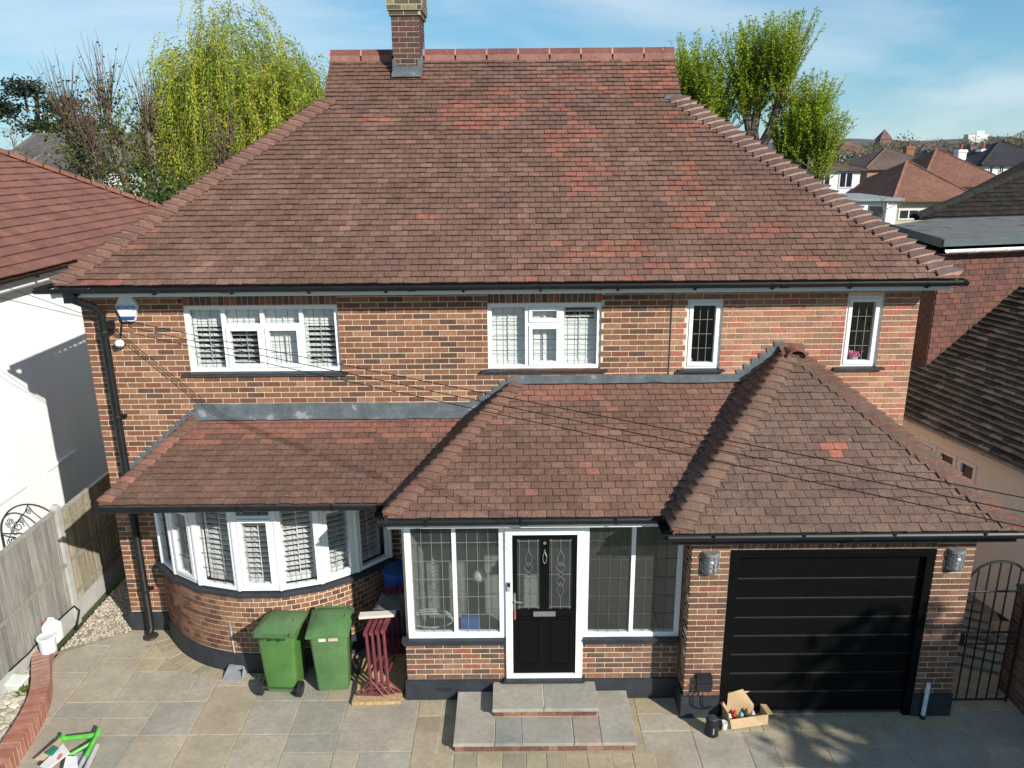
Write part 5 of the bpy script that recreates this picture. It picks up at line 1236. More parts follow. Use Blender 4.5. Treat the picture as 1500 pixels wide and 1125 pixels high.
tag(obj('white_mug', kb.lathe(cpos, [(.034, 0), (.040, .02), (.042, .09), (.036, .088)], 14, col=(.68, .69, .68)), plasticM, None, True), 'white mug standing between the kettle and the cardboard box', 'mug')
# wall lanterns
def lantern(x, z, lab):
    t = thing('wall_lantern', lab, 'lamp', (x, GY, z-.14), 'half-round lanterns on the garage piers'); yb = GY-.001
    def half(r, z0, z1, r1=None, n=10): 
        r1 = r1 or r; m_ = MB(); a = [V((x-math.cos(math.pi*k/n)*r, yb-math.sin(math.pi*k/n)*r*.95, z0)) for k in range(n+1)]; b = [V((x-math.cos(math.pi*k/n)*r1, yb-math.sin(math.pi*k/n)*r1*.95, z1)) for k in range(n+1)]
        m_.add(a+b, [(k, k+1, n+2+k, n+1+k) for k in range(n)]+[tuple(range(n, -1, -1)), tuple(range(n+1, 2*n+2))], (.17, .175, .18)); return m_
    obj('cap', half(.105, z+.09, z+.125, .098), paintM, t); obj('base', half(.09, z-.135, z-.11, .098), paintM, t)
    obj('diffuser', half(.082, z-.109, z+.089), clearM, t)
    for zz_ in (-.055, .0, .05): obj('band', half(.099, z+zz_, z+zz_+.014), paintM, t)
    for k in (1, 4, 6, 9): a = math.pi*k/10; obj('upright', MB().tube([(x-math.cos(a)*.096, yb-math.sin(a)*.092, z-.12), (x-math.cos(a)*.096, yb-math.sin(a)*.092, z+.10)], .006, 5, (.17, .175, .18)), paintM, t)
    obj('bulb', MB().sphere((x+.005, yb-.06, z+.01), .03, 10, 6, (.8, .8, .78)), plasticM, t, True)
lantern(2.255, 2.13, 'half-round grey wall lantern on the pier between porch and garage door'); lantern(5.06, 2.145, 'half-round grey wall lantern on the pier beside the iron side gate')
# small wall fittings
sp_ = onY(1228, 791, GY-.05); mb = MB(); mb.lathe((sp_.x, GY-.055, sp_.z-.045), [(.02, 0), (.032, .02), (.034, .09)], 12, col=(.7, .71, .70)); mb.box(sp_.x-.02, sp_.x+.02, GY-.055, GY-.002, sp_.z+.02, sp_.z+.06, (.7, .71, .70)); tag(obj('motion_sensor', mb, plasticM, None, True), 'small white motion sensor above the garage door', 'sensor')
sp_ = onY(1415, 788, GY-.05); mb = MB(); mb.hexa([(sp_.x-.09, GY-.10, sp_.z-.02), (sp_.x+.08, GY-.10, sp_.z-.035), (sp_.x+.07, GY-.003, sp_.z-.03), (sp_.x-.07, GY-.003, sp_.z-.02), (sp_.x-.09, GY-.11, sp_.z+.045), (sp_.x+.08, GY-.11, sp_.z+.03), (sp_.x+.07, GY-.003, sp_.z+.06), (sp_.x-.07, GY-.003, sp_.z+.06)], (.45, .48, .50)); tag(obj('floodlight', mb, paintM), 'small grey floodlight under the gutter corner above the side gate', 'light')
t = thing('socket_box', 'black outdoor socket box with hanging cables low on the garage pier', 'socket', (2.27, GY, .40))
mb = MB(); mb.hexa([(2.185, GY-.085, .42), (2.36, GY-.085, .42), (2.36, GY-.004, .41), (2.185, GY-.004, .41), (2.18, GY-.075, .60), (2.365, GY-.075, .60), (2.36, GY-.004, .63), (2.185, GY-.004, .63)], (.016, .018, .02)); obj('cover', mb, plasticM, t)
obj('lid_edge', MB().box(2.178, 2.367, GY-.094, GY-.0835, .515, .53, (.022, .024, .026)), plasticM, t)
obj('cable', MB().tube([(2.20, GY-.04, .42), (2.145, GY-.05, .36), (2.15, GY-.05, .22), (2.20, GY-.05, .17), (2.30, GY-.06, .155), (2.40, GY-.06, .20)], .007, 6), cableM, t); obj('cable', MB().tube([(2.26, GY-.04, .42), (2.265, GY-.045, .30), (2.28, GY-.05, .20), (2.36, GY-.06, .15)], .006, 6), cableM, t)
t = thing('white_waste_pipe', 'white plastic pipe stub leaning against the black plinth by the side gate', 'pipe', (4.96, 8.0, 0))
obj('pipe', MB().tube([(4.955, 7.985, .05), (4.965, 7.99, .50)], .026, 10, (.62, .64, .65)), plasticM, t, True); obj('collar', MB().tube([(4.962, 7.99, .36), (4.963, 7.99, .40)], .031, 10, (.55, .57, .58)), plasticM, t); obj('foot', MB().tube([(4.954, 7.985, .0), (4.955, 7.985, .055)], .032, 10, (.02, .02, .02)), plasticM, t)
# alarm box
ax_, az_ = -4.93, 4.745
t = thing('alarm_box', 'white hexagonal alarm box with blue lettering under the eaves', 'alarm', (ax_, WY, az_-.15))
hexp = [(-.075, .16), (.075, .16), (.14, .05), (.07, -.15), (-.07, -.15), (-.14, .05)]
mb = MB(); f = [V((ax_+a, WY-.075, az_+b)) for a, b in hexp]; bk_ = [V((ax_+a*1.02, WY-.004, az_+b*1.02)) for a, b in hexp]
mb.add(f+bk_, [tuple(range(5, -1, -1))]+[(k, (k+1) % 6, 6+(k+1) % 6, 6+k) for k in range(6)], (.74, .76, .78)); obj('case', mb, plasticM, t)
mb = MB(); mb.add([V((ax_+a, WY-.0765, az_+b)) for a, b in ((-.10, -.085), (.10, -.085), (.075, -.139), (-.075, -.139))]+[V((ax_+a, WY-.0762, az_+b)) for a, b in ((-.10, -.085), (.10, -.085), (.075, -.139), (-.075, -.139))], [(0, 1, 2, 3), (7, 6, 5, 4)], (.02, .07, .18)); obj('blue_band', mb, plasticM, t)
mb = MB(); mb.box(ax_-.115, ax_+.115, WY-.0765, WY-.0755, az_-.022, az_+.075, (.62, .66, .68)); obj('name_panel', mb, plasticM, t)
fc = bpy.data.curves.new('lettering', 'FONT'); fc.body = 'ECHO))'; fc.size = .072; fc.align_x = 'CENTER'; fc.extrude = .0012; fc.offset = .0015
fo_ = bpy.data.objects.new('lettering_tmp', fc); COL.objects.link(fo_); dg = bpy.context.evaluated_depsgraph_get(); me = bpy.data.meshes.new_from_object(fo_.evaluated_get(dg)); bpy.data.objects.remove(fo_)
Mx = Matrix.Translation((ax_, WY-.079, az_+.005)) @ Matrix.Rotation(R(90), 4, 'X'); me.transform(Mx); put('lettering', me, M('blue_print', (.02, .16, .45), rough=.5, n=(10, .05)), t)
# camera
sx_, sz_ = -5.09, 4.30
t = thing('security_camera', 'white dome security camera on the brick wall beside the downpipe', 'camera', (sx_, WY, sz_)); obj('dome', MB().sphere((sx_, WY-.07, sz_), .062, 16, 10, (.78, .79, .80), (1, .9, .9)), plasticM, t, True); obj('base', MB().lathe((sx_, WY-.003, sz_-.02), [(.05, 0), (.05, .05)], 14, V((0, -1, 0)), (.03, .03, .03)), plasticM, t)
for dx in (-.022, .005, .028): obj('lens', MB().lathe((sx_+dx, WY-.119+abs(dx)*.3, sz_-.028), [(.009, 0), (.008, .008)], 8, V((0, -1, -.2)).normalized(), (.01, .01, .012)), plasticM, t)
mb = MB(); mb.tube([(-5.03, WY-.02, 4.66), (-5.05, WY-.02, 4.5), (sx_, WY-.02, 4.36)], .005, 5); obj('cable', mb, cableM, t); mb = MB(); mb.tube([(-4.98, WY-.03, 4.66), (-5.06, WY-.02, 4.52), (-5.09, WY-.02, 4.38)], .004, 5); obj('cable', mb, cableM, t)

# ================================================================== OVERHEAD CABLES
bk0 = V((-5.17, WY-.08, 4.56)); tag(obj('cable_bracket', MB().box(-5.20, -5.14, WY-.09, WY-.004, 4.50, 4.60), ironM), 'black cable bracket on the brick wall beside the downpipe', 'bracket')
def cable(p, q, ext, sag, r, lab, grp):
    d = (q-p); q2 = p+d*ext; pts = []
    for k in range(41): f = k/40; pts.append(p+(q2-p)*f-Z_*sag*4*f*(1-f))
    tag(obj('overhead_cable', MB().tube(pts, r, 6), cableM), lab, 'cable', grp)
for v, z in ((717, .10), (738, .02), (760, -.06)): cable(bk0+Z_*z-X_*z*.5, onY(1500, v, 5), 1.9, .06, .0048, 'black overhead cable sagging across the porch and garage roofs', 'cables across the porch roof')
for v in (405, 426): cable(bk0+Z_*.02, onY(-20, v, 9.3), 3.0, .05, .004, 'thin black cable running past the white house wall', 'cables past the white house')
pe = bk0+(onY(1500, 738, 5)-bk0)*1.9
t = thing('utility_pole', 'wooden utility pole carrying the overhead cables', 'pole', (pe.x+.1, pe.y, 0)); obj('pole', MB().tube([(pe.x+.1, pe.y, 0), (pe.x+.1, pe.y, 6.0)], [.12, .09], 10, (.12, .09, .065)), barkM, t, True); obj('crossarm', MB().box(pe.x-.1, pe.x+.3, pe.y-.05, pe.y+.05, pe.z-.3, pe.z+.25, (.12, .09, .065)), barkM, t)

# ================================================================== WINDOW SILL ITEMS
t = thing('flower_pot', 'pink flowers in a pot behind the small upstairs window', 'flowers', (4.57, WY+.16, 3.94)); mb = MB()
for k in range(46): p = V((4.56+random.gauss(0, .075), WY+.17+random.uniform(-.04, .04), 4.0+abs(random.gauss(0, .04)))); mb.sphere(p, random.uniform(.014, .026), 6, 4, jit(random.choice([(.55, .04, .22), (.65, .10, .32), (.60, .25, .38)]), .15))
obj('blossom', mb, flowerM, t); obj('pot', MB().lathe((4.57, WY+.17, 3.92), [(.05, 0), (.065, .07)], 14, col=(.5, .48, .46)), plasticM, t)
tag(obj('pink_ball', MB().sphere((2.38, WY+.14, 3.965), .035, 12, 8, (.50, .16, .20)), plasticM, None, True), 'small pink ball on the sill inside the narrow upstairs window', 'ball')
tag(obj('paper_ball', MB().sphere((-.42, 8.75, 1.56), .085, 16, 10, (.55, .57, .55), jit=.03), plasticM, None, True), 'white ball ornament hanging inside the porch window', 'ornament')
tag(obj('ornament_string', MB().tube([(-.42, 8.75, 1.64), (-.42, 8.75, 2.5)], .003, 5, (.4, .4, .38)), plasticM), 'string holding the white ball ornament in the porch', 'string')
mb = MB(); mb.hexa([(-.70, 8.56, .27), (-.38, 8.56, .27), (-.38, 8.74, .27), (-.70, 8.74, .27), (-.66, 8.60, 1.05), (-.44, 8.60, 1.03), (-.44, 8.70, 1.03), (-.66, 8.70, 1.05)], (.03, .10, .32)); tag(obj('blue_bag', mb, cardM), 'blue bag standing inside the porch window', 'bag')
mb = MB()
for k in range(3): mb.tube([(-1.05+.28*math.cos(R(a)), 8.66+.02*k, .98+(.10+.02*k)*math.sin(R(a))) for a in range(0, 361, 24)], .008, 5, (.45, .47, .47))
tag(obj('cable_coil', mb, plasticM), 'coil of pale cable on the inside ledge of the porch window', 'coil')
tag(obj('hanging_spiral', MB().tube([(-.98+.03*math.cos(k*.9), 8.72+.03*math.sin(k*.9), 1.85-k*.008) for k in range(60)], .006, 5, (.45, .46, .45)), plasticM), 'spiral wind ornament hanging inside the porch window', 'ornament')

# ================================================================== RUBBISH, BOTTOM LEFT
gb = lambda u, v, z=0.: onZ(u, v, z)
t = thing('metal_frame', 'green and grey metal tool frame lying on the paving under packaging', 'frame', tuple(gb(115, 1100))); GR = (.10, .42, .06); GS = (.33, .34, .35)
obj('tube', MB().tube([gb(87, 1083, .10), gb(140, 1077, .12)], .030, 8, GR), paintM, t); obj('tube', MB().tube([gb(147, 1066, .16), gb(126, 1108, .10)], .024, 8, GR), paintM, t); obj('tube', MB().tube([gb(100, 1107, .06), gb(134, 1088, .10)], .020, 8, GR), paintM, t); obj('tube', MB().tube([gb(88, 1089, .05), gb(93, 1076, .16)], .022, 8, GR), paintM, t)
obj('rail', MB().tube([gb(138, 1084, .09), gb(112, 1132, .06)], .026, 8, GS), paintM, t); obj('rail', MB().tube([gb(142, 1092, .05), gb(122, 1135, .03)], .030, 8, (.42, .42, .41)), paintM, t); obj('plate', MB().hexa([gb(108, 1105, .03), gb(125, 1099, .03), gb(122, 1115, .03), gb(105, 1118, .03), gb(108, 1105, .04), gb(125, 1099, .04), gb(122, 1115, .04), gb(105, 1118, .04)], GS), paintM, t)
def sheet(name, pts, zs, col, lab, cat):
    p = [gb(u, v, z) for (u, v), z in zip(pts, zs)]; tag(obj(name, MB().hexa([q-Z_*.012 for q in p]+p, col), cardM), lab, cat)
sheet('cardboard_flap', [(50, 1112), (66, 1113), (93, 1089), (85, 1083)], [.10, .11, .18, .17], (.52, .38, .24), 'torn brown cardboard lying on the green metal frame', 'cardboard')
sheet('paper_sack', [(58, 1122), (70, 1127), (102, 1102), (92, 1089)], [.14, .15, .20, .20], (.66, .64, .60), 'white crumpled paper sack with red print on the cardboard', 'sack')
sheet('paper_sack', [(92, 1128), (114, 1128), (113, 1108), (97, 1107)], [.14, .14, .16, .16], (.68, .66, .64), 'second white paper sack lying against the grey rail', 'sack')
sheet('green_packet', [(66, 1103), (76, 1106), (86, 1095), (80, 1092)], [.19, .19, .215, .215], (.02, .17, .11), 'small green packet on the torn cardboard', 'packet')
sheet('red_strip', [(84, 1112), (88, 1111), (92, 1104), (88, 1105)], [.205, .205, .21, .21], (.55, .16, .14), 'faded red paper strip on the crumpled sack beside the green packet', 'strip')

# ================================================================== TREES
def leafq(mb, p, d, l, wd_, col):
    s_ = V((random.gauss(0, 1), random.gauss(0, 1), random.gauss(0, 1))); s_ = s_-d*s_.dot(d)
    s_ = s_.normalized()*wd_ if s_.length > 1e-6 else V((wd_, 0, 0))
    mb.add([p, p+d*l*.45+s_, p+d*l, p+d*l*.45-s_], [(0, 1, 2, 3)], col)
def limb(mb, p, d, L, r0, r1, col, n=6, wob=.12, grav=0., seg=7):
    pts = [V(p)]; d = V(d).normalized()
    for k in range(n):
        d = (d+V((random.gauss(0, wob), random.gauss(0, wob), random.gauss(0, wob*.7)-grav))).normalized(); pts.append(pts[-1]+d*(L/n))
    mb.tube(pts, [r0+(r1-r0)*k/n for k in range(n+1)], seg, col); return pts, d
def tree(label, loc, cat='tree', name='tree', group=None): return thing(name, label, cat, loc, group)
def tag_tree(t, wood, crown, bcol=None):
    obj('trunk', wood, barkM, t, True); o = obj('crown', crown, leafM, t); return o

# weeping willow behind the house
BK = (.10, .085, .06)
wx, wy = -8.9, 27.0
t = tree('tall weeping willow with hanging yellow-green strands behind the house roof', (wx, wy, 0), name='weeping_willow')
wood = MB(); crown = MB(); random.seed(21)
tp, td = limb(wood, (wx, wy, 0), (.03, 0, 1), 6.2, .42, .30, BK, 5, .05)
tips = []
for k in range(13):
    a = 6.28*k/13+random.uniform(-.2, .2); el = random.uniform(.7, 2.2)
    p1, d1 = limb(wood, tp[-1-(k % 2)], (math.cos(a)*.8, math.sin(a)*.8, el+.4), random.uniform(1.8, 3.2), .15, .05, BK, 6, .14)
    tips.append(p1)
    for j in range(4):
        q = p1[random.randint(2, 6)]; b = random.uniform(0, 6.28)
        p2, d2 = limb(wood, q, (math.cos(b), math.sin(b), random.uniform(.3, 1.4)), random.uniform(1.0, 2.0), .05, .02, BK, 5, .18, seg=5); tips.append(p2)
WG = [(.34, .41, .035), (.28, .38, .035), (.42, .43, .045), (.20, .30, .030), (.13, .22, .025), (.46, .42, .055)]
LOBE = [(-8.9, 8.7, 1.5, 2.75), (-10.35, 7.3, 1.25, 2.7), (-7.2, 7.6, 1.35, 2.5), (-9.5, 7.2, 1.7, 2.8), (-7.9, 6.8, 1.9, 2.7), (-6.5, 7.0, 1.1, 2.1)]
for k in range(3000):
    u_ = random.uniform(-.35, 1); a = random.uniform(0, 6.28); rf = random.uniform(.55, 1.0) if random.random() < .8 else random.uniform(.2, .6)
    rf *= 1+.42*noise.noise(V((math.cos(a)*1.6, math.sin(a)*1.6, u_*2.2)))
    lb_ = LOBE[k % 6]; q = V((lb_[0]+lb_[2]*rf*math.sqrt(1-u_*u_)*math.cos(a), wy+2.0*rf*math.sqrt(1-u_*u_)*math.sin(a), lb_[1]+lb_[3]*rf*u_))
    L = random.uniform(.9, 3.6); L = min(L, q.z-2.0)
    if L < .4: continue
    dx, dy = q.x-wx, q.y-wy; d = V((dx, dy, 0)).normalized()*.45+V((random.gauss(0, .3), random.gauss(0, .3), .5)); p = q.copy(); st_ = .11; pts = [p.copy()]
    base = random.choice(WG); n_ = int(L/st_)
    for i in range(n_):
        d = (d+V((random.gauss(0, .07), random.gauss(0, .07), -.34))).normalized(); p = p+d*st_
        if i % 6 == 5: pts.append(p.copy())
        for j in range(3):
            ld = (d*.8+V((random.gauss(0, .6), random.gauss(0, .6), random.gauss(-.1, .35)))).normalized(); leafq(crown, p+V((random.gauss(0, .04), random.gauss(0, .04), 0)), ld, random.uniform(.09, .17), .0165, jit(base, .22))
    if len(pts) > 1: wood.tube(pts, .006, 3, (.24, .20, .05), False)
tag_tree(t, wood, crown)

# bare-topped ivy tree left of the willow
def shoots(wood, crown, p, n, L, spread, leaf, lcols, up=V((0, 0, 1)), bark=(.13, .095, .07), lsize=.12, dens=.16, start=.15, r=.012):
    for k in range(n):
        a = random.uniform(0, 6.28); s_ = random.random()**.6*spread
        d = (up+V((math.cos(a)*s_, math.sin(a)*s_, 0))).normalized(); q = V(p)+V((random.gauss(0, .10), random.gauss(0, .10), random.gauss(0, .1))); l = L*random.uniform(.55, 1.05); m_ = 7; pts = [q.copy()]
        for i in range(m_):
            d = (d+V((random.gauss(0, .06), random.gauss(0, .06), .045))).normalized(); q = q+d*(l/m_); pts.append(q.copy())
        wood.tube(pts, [r*(1-.75*i/m_) for i in range(m_+1)], 3, bark, False)
        if leaf:
            m2 = int(l/dens)
            for i in range(m2):
                f = start+(1-start)*(i+random.random())/m2; kk = min(m_-1, int(f*m_)); pp = pts[kk].lerp(pts[kk+1], f*m_-kk)
                for j in range(leaf):
                    dd = (pts[kk+1]-pts[kk]).normalized()*.5+V((random.gauss(0, .7), random.gauss(0, .7), random.gauss(-.05, .5))); leafq(crown, pp, dd.normalized(), lsize*random.uniform(.6, 1.3), lsize*.17, jit(random.choice(lcols), .25))
random.seed(5)
bx_, by_ = -10.0, 22.0
t = tree('ivy-clad pollarded tree with bare reddish shoots beside the willow', (bx_, by_, 0), name='pollarded_tree')
wood = MB(); crown = MB(); YG = [(.17, .19, .025), (.20, .19, .03), (.13, .16, .025)]; IV = [(.045, .075, .018), (.06, .09, .02), (.035, .055, .016)]
for dx, tz, lean in ((-.3, 7.6, -.03), (.05, 8.0, -.02), (.5, 7.3, .03), (-.75, 6.8, -.07), (.75, 6.6, .05)):
    p1, d1 = limb(wood, (bx_+dx*.6, by_+dx*.3, 0), (lean, 0, 1), tz, .20, .10, (.17, .14, .105), 8, .05)
    shoots(wood, crown, p1[-1], 34, 1.9, .55, 0, YG, bark=(.15, .085, .075), r=.014); shoots(wood, crown, p1[-2], 16, 1.6, .9, 1, [(.20, .10, .07), (.15, .14, .03)], dens=.5, lsize=.09)
    for q in p1[2:]:
        shoots(wood, crown, q, 13, 1.25, 1.6, 1, YG, dens=.10, lsize=.11)
        for k in range(300):
            pp = q+V((random.gauss(0, .30), random.gauss(0, .30), random.gauss(0, .55))); leafq(crown, pp, V((random.gauss(0, 1), random.gauss(0, 1), random.gauss(-.3, .6))).normalized(), random.uniform(.07, .13), .035, jit(random.choice(IV if random.random() < .7 else YG), .25))
tag_tree(t, wood, crown)
# dense hedge-like shrub below
def bush(label, x, y, z0, rx, ry, rz, n, cols, lsz=.14, name='shrub', cat='shrub', group=None, clumps=14, twigs=True):
    t = thing(name, label, cat, (x, y, 0), group); wood = MB(); crown = MB()
    cl = []
    for k in range(clumps):
        a = random.uniform(0, 6.28); r = math.sqrt(random.random())*.8; zz_ = random.uniform(-.75, .85); cl.append((V((x+math.cos(a)*r*rx*math.sqrt(1-zz_*zz_*.7), y+math.sin(a)*r*ry, z0+zz_*rz)), random.uniform(.28, .5), random.uniform(.75, 1.25)))
    for c, s_, b in cl:
        wood.tube([(x+random.gauss(0, .1), y, 0), V((x, y, z0)).lerp(c, .6)-Z_*.3, c], [.05, .03, .012], 4, (.08, .065, .05), False)
        for k in range(n//clumps):
            d = V((random.gauss(0, 1), random.gauss(0, 1), random.gauss(0, 1))).normalized()*(random.random()**.45); p = c+V((d.x*rx*s_, d.y*ry*s_, d.z*rz*s_))
            leafq(crown, p, V((random.gauss(0, 1), random.gauss(0, 1), random.gauss(0, .8))).normalized(), lsz*random.uniform(.6, 1.3), lsz*.3, jit(tuple(q*b for q in random.choice(cols)), .2))
    obj('stem', wood, barkM, t); obj('crown', crown, leafM, t); return t
bush('dark evergreen shrub below the ivy-clad pollarded tree', -9.2, 20.5, 3.4, 2.6, 1.4, 2.4, 5200, IV+[(.05, .09, .02)])
bush('yellow-green budding shrub left of the ivy-clad tree', -12.6, 23.5, 4.9, 1.9, 1.5, 2.2, 2200, YG+[(.19, .13, .04)], .11)
bush('dark leafy shrub under the hanging willow strands', -6.0, 21.5, 3.8, 2.0, 1.3, 2.2, 3600, IV)

# pollarded willows right of the roof
random.seed(11)
YW = [(.33, .42, .028), (.28, .38, .026), (.38, .44, .034), (.22, .31, .024)]
def pollard(label, x, y, heads, trunk_pts, L, n, tr=.34):
    t = tree(label, (x, y, 0), name='pollarded_willow', group='pollarded willows beyond the roof')
    wood = MB(); crown = MB()
    wood.tube([(x, y, 0)]+trunk_pts, [tr]+[tr*(.9-.3*i/len(trunk_pts)) for i in range(len(trunk_pts))], 9, (.10, .08, .06))
    top = V(trunk_pts[-1])
    for hx, hz, hy in heads:
        hp = V((hx, y+hy, hz)); md = top.lerp(hp, .5)+V((random.gauss(0, .12), 0, -.15)); wood.tube([top, md, hp], [tr*.62, tr*.5, tr*.42], 8, (.105, .085, .062)); wood.sphere(hp, tr*.62, 8, 5, (.09, .07, .05), jit=.15)
        shoots(wood, crown, hp, int(n*1.7), L, .72, 3, YW, dens=.085, lsize=.11, start=.12, bark=(.12, .115, .045))
        shoots(wood, crown, hp-Z_*.5, n//2, L*.6, 1.6, 3, YW, dens=.09, lsize=.10, bark=(.12, .115, .045))
    tag_tree(t, wood, crown)
pollard('pollarded willow with a leaning forked dark trunk and bright green shoots', 9.2, 30.5, [(9.2, 8.5, .2), (9.85, 8.65, -.3), (8.75, 8.25, .3)], [(9.0, 30.5, 3.5), (9.2, 30.5, 6.4)], 2.7, 80)
pollard('broad pollarded willow leaning out over the white houses', 10.6, 30, [(10.7, 6.6, .2), (11.35, 6.0, -.2), (10.3, 6.2, .5), (11.0, 7.1, .4)], [(10.5, 30, 2.5), (10.7, 30, 5.0)], 2.2, 70)
pollard('upright pollarded willow rising behind the right roof verge', 6.9, 31, [(6.25, 7.6, .2), (7.3, 7.7, -.2), (7.9, 7.2, .3), (6.8, 8.2, .5)], [(6.8, 31, 3), (6.9, 31, 6.2)], 2.6, 62, .28)
bush('dark evergreen shrub between the willow trunks', 10.5, 33, 4.3, 1.6, 1.2, 1.6, 2600, IV)

# big evergreen on the verge to the right of the camera: shades the garage and drive
random.seed(3)
t = tree('large evergreen tree standing on the verge beside the driveway', (13.55, 0, 0), name='evergreen_tree'); wood = MB(); crown = MB()
limb(wood, (13.55, 0, 0), (0, 0, 1), 6.6, .26, .06, BK, 7, .03)
for k in range(420):
    u_ = random.uniform(-1, 1); a = random.uniform(0, 6.28); r = 3.5*(random.random()**.42); c = V((13.55+r*math.sqrt(1-u_*u_)*math.cos(a), r*math.sqrt(1-u_*u_)*math.sin(a)*.8, 3.85+r*u_))
    if c.z < .3: c.z = .3+random.random()
    wood.tube([(13.55, 0, max(.5, c.z-1.0)), c], [.05, .012], 4, BK, False); s_ = .78
    for j in range(130):
        d = V((random.gauss(0, .42), random.gauss(0, .42), random.gauss(0, .36)))*s_; leafq(crown, c+d, V((random.gauss(0, 1), random.gauss(0, 1), random.gauss(0, .7))).normalized(), random.uniform(.20, .38), .10, jit((.035, .06, .02), .3))
tag_tree(t, wood, crown)

# far-left background: pine, pale bare tree, thin trees
random.seed(31)
px_, py_ = -34.8, 60
t = tree('tall dark pine with flat crown behind the far grey roofs', (px_, py_, 0), name='pine_tree'); wood = MB(); crown = MB()
limb(wood, (px_, py_, 0), (0, 0, 1), 11, .35, .12, (.10, .075, .055), 6, .03)
for cx_, cz_, rx_, rz_ in ((0, 11.2, 1.5, .7), (2.6, 10.0, 2.0, .8), (-1.9, 9.9, 1.6, .7), (1.0, 8.6, 2.2, .8), (4.0, 8.6, 1.6, .7)):
    wood.tube([(px_, py_, cz_-1.5), (px_+cx_, py_, cz_)], [.12, .05], 5, (.10, .075, .055), False)
    for k in range(900):
        d = V((random.gauss(0, .45), random.gauss(0, .45), random.gauss(0, .45))); leafq(crown, V((px_+cx_+d.x*rx_, py_+d.y*rx_, cz_+d.z*rz_)), V((random.gauss(0, 1), random.gauss(0, 1), random.gauss(.3, .6))).normalized(), .34, .07, jit((.035, .05, .03), .25))
tag_tree(t, wood, crown)
def bare_tree(label, x, y, h, spread, col, name='bare_tree', twig=(.13, .11, .09), n=16, sub=5, haze=None, group=None, base=.12):
    t = tree(label, (x, y, 0), name=name, group=group); wood = MB()
    tp_, _ = limb(wood, (x, y, 0), (0, 0, 1), h, base, base*.2, col, 10, .025)
    for k in range(n):
        i = random.randint(3, 9); a = random.uniform(0, 6.28); q, d = limb(wood, tp_[i], (math.cos(a), math.sin(a), random.uniform(.4, 1.0)), spread*random.uniform(.5, 1.1)*(1.25-i/14), base*.35, base*.07, col, 5, .10, seg=4)
        for j in range(sub): m_ = random.randint(1, 5); b = random.uniform(0, 6.28); limb(wood, q[m_], (math.cos(b), math.sin(b), random.uniform(.2, 1.2)), spread*random.uniform(.25, .55), base*.13, base*.04, twig, 4, .14, seg=3)
    obj('trunk', wood, barkM, t, True)
    if haze:
        crown = MB()
        for k in range(haze[0]):
            u_ = random.uniform(-1, 1); a = random.uniform(0, 6.28); r = random.random()**.4; leafq(crown, V((x+spread*r*math.sqrt(1-u_*u_)*math.cos(a), y+spread*r*math.sqrt(1-u_*u_)*math.sin(a), h*.66+h*.36*r*u_)), V((random.gauss(0, 1), random.gauss(0, 1), 1)).normalized(), haze[2], haze[2]*.1, jit(haze[1], .25))
        obj('crown', crown, leafM, t)
    return t
bare_tree('slim pale bare tree in front of the grey roofs', -19.6, 33, 7.6, 2.1, (.33, .31, .27), base=.10, twig=(.26, .24, .21), n=14)
bare_tree('brown leafless tree behind the pale bare tree', -29.0, 52, 4.6, 2.4, (.10, .085, .07), base=.22, n=22, sub=8, haze=(2600, (.17, .15, .07), .35), group=None)
bare_tree('brownish budding tree behind the ivy-clad tree', -20.4, 44, 5.6, 2.3, (.10, .085, .07), base=.2, n=20, sub=8, haze=(2000, (.20, .19, .06), .3))
bare_tree('leafless young tree in front of the white house gable', 15.9, 33, 4.7, 1.3, (.20, .17, .14), base=.06, n=14, twig=(.20, .17, .14))
bush('bright green shrub growing behind the felt flat roof', 15.3, 28.5, 2.9, 2.0, 1.0, 1.1, 1500, [(.12, .17, .025), (.15, .19, .03)], .13)

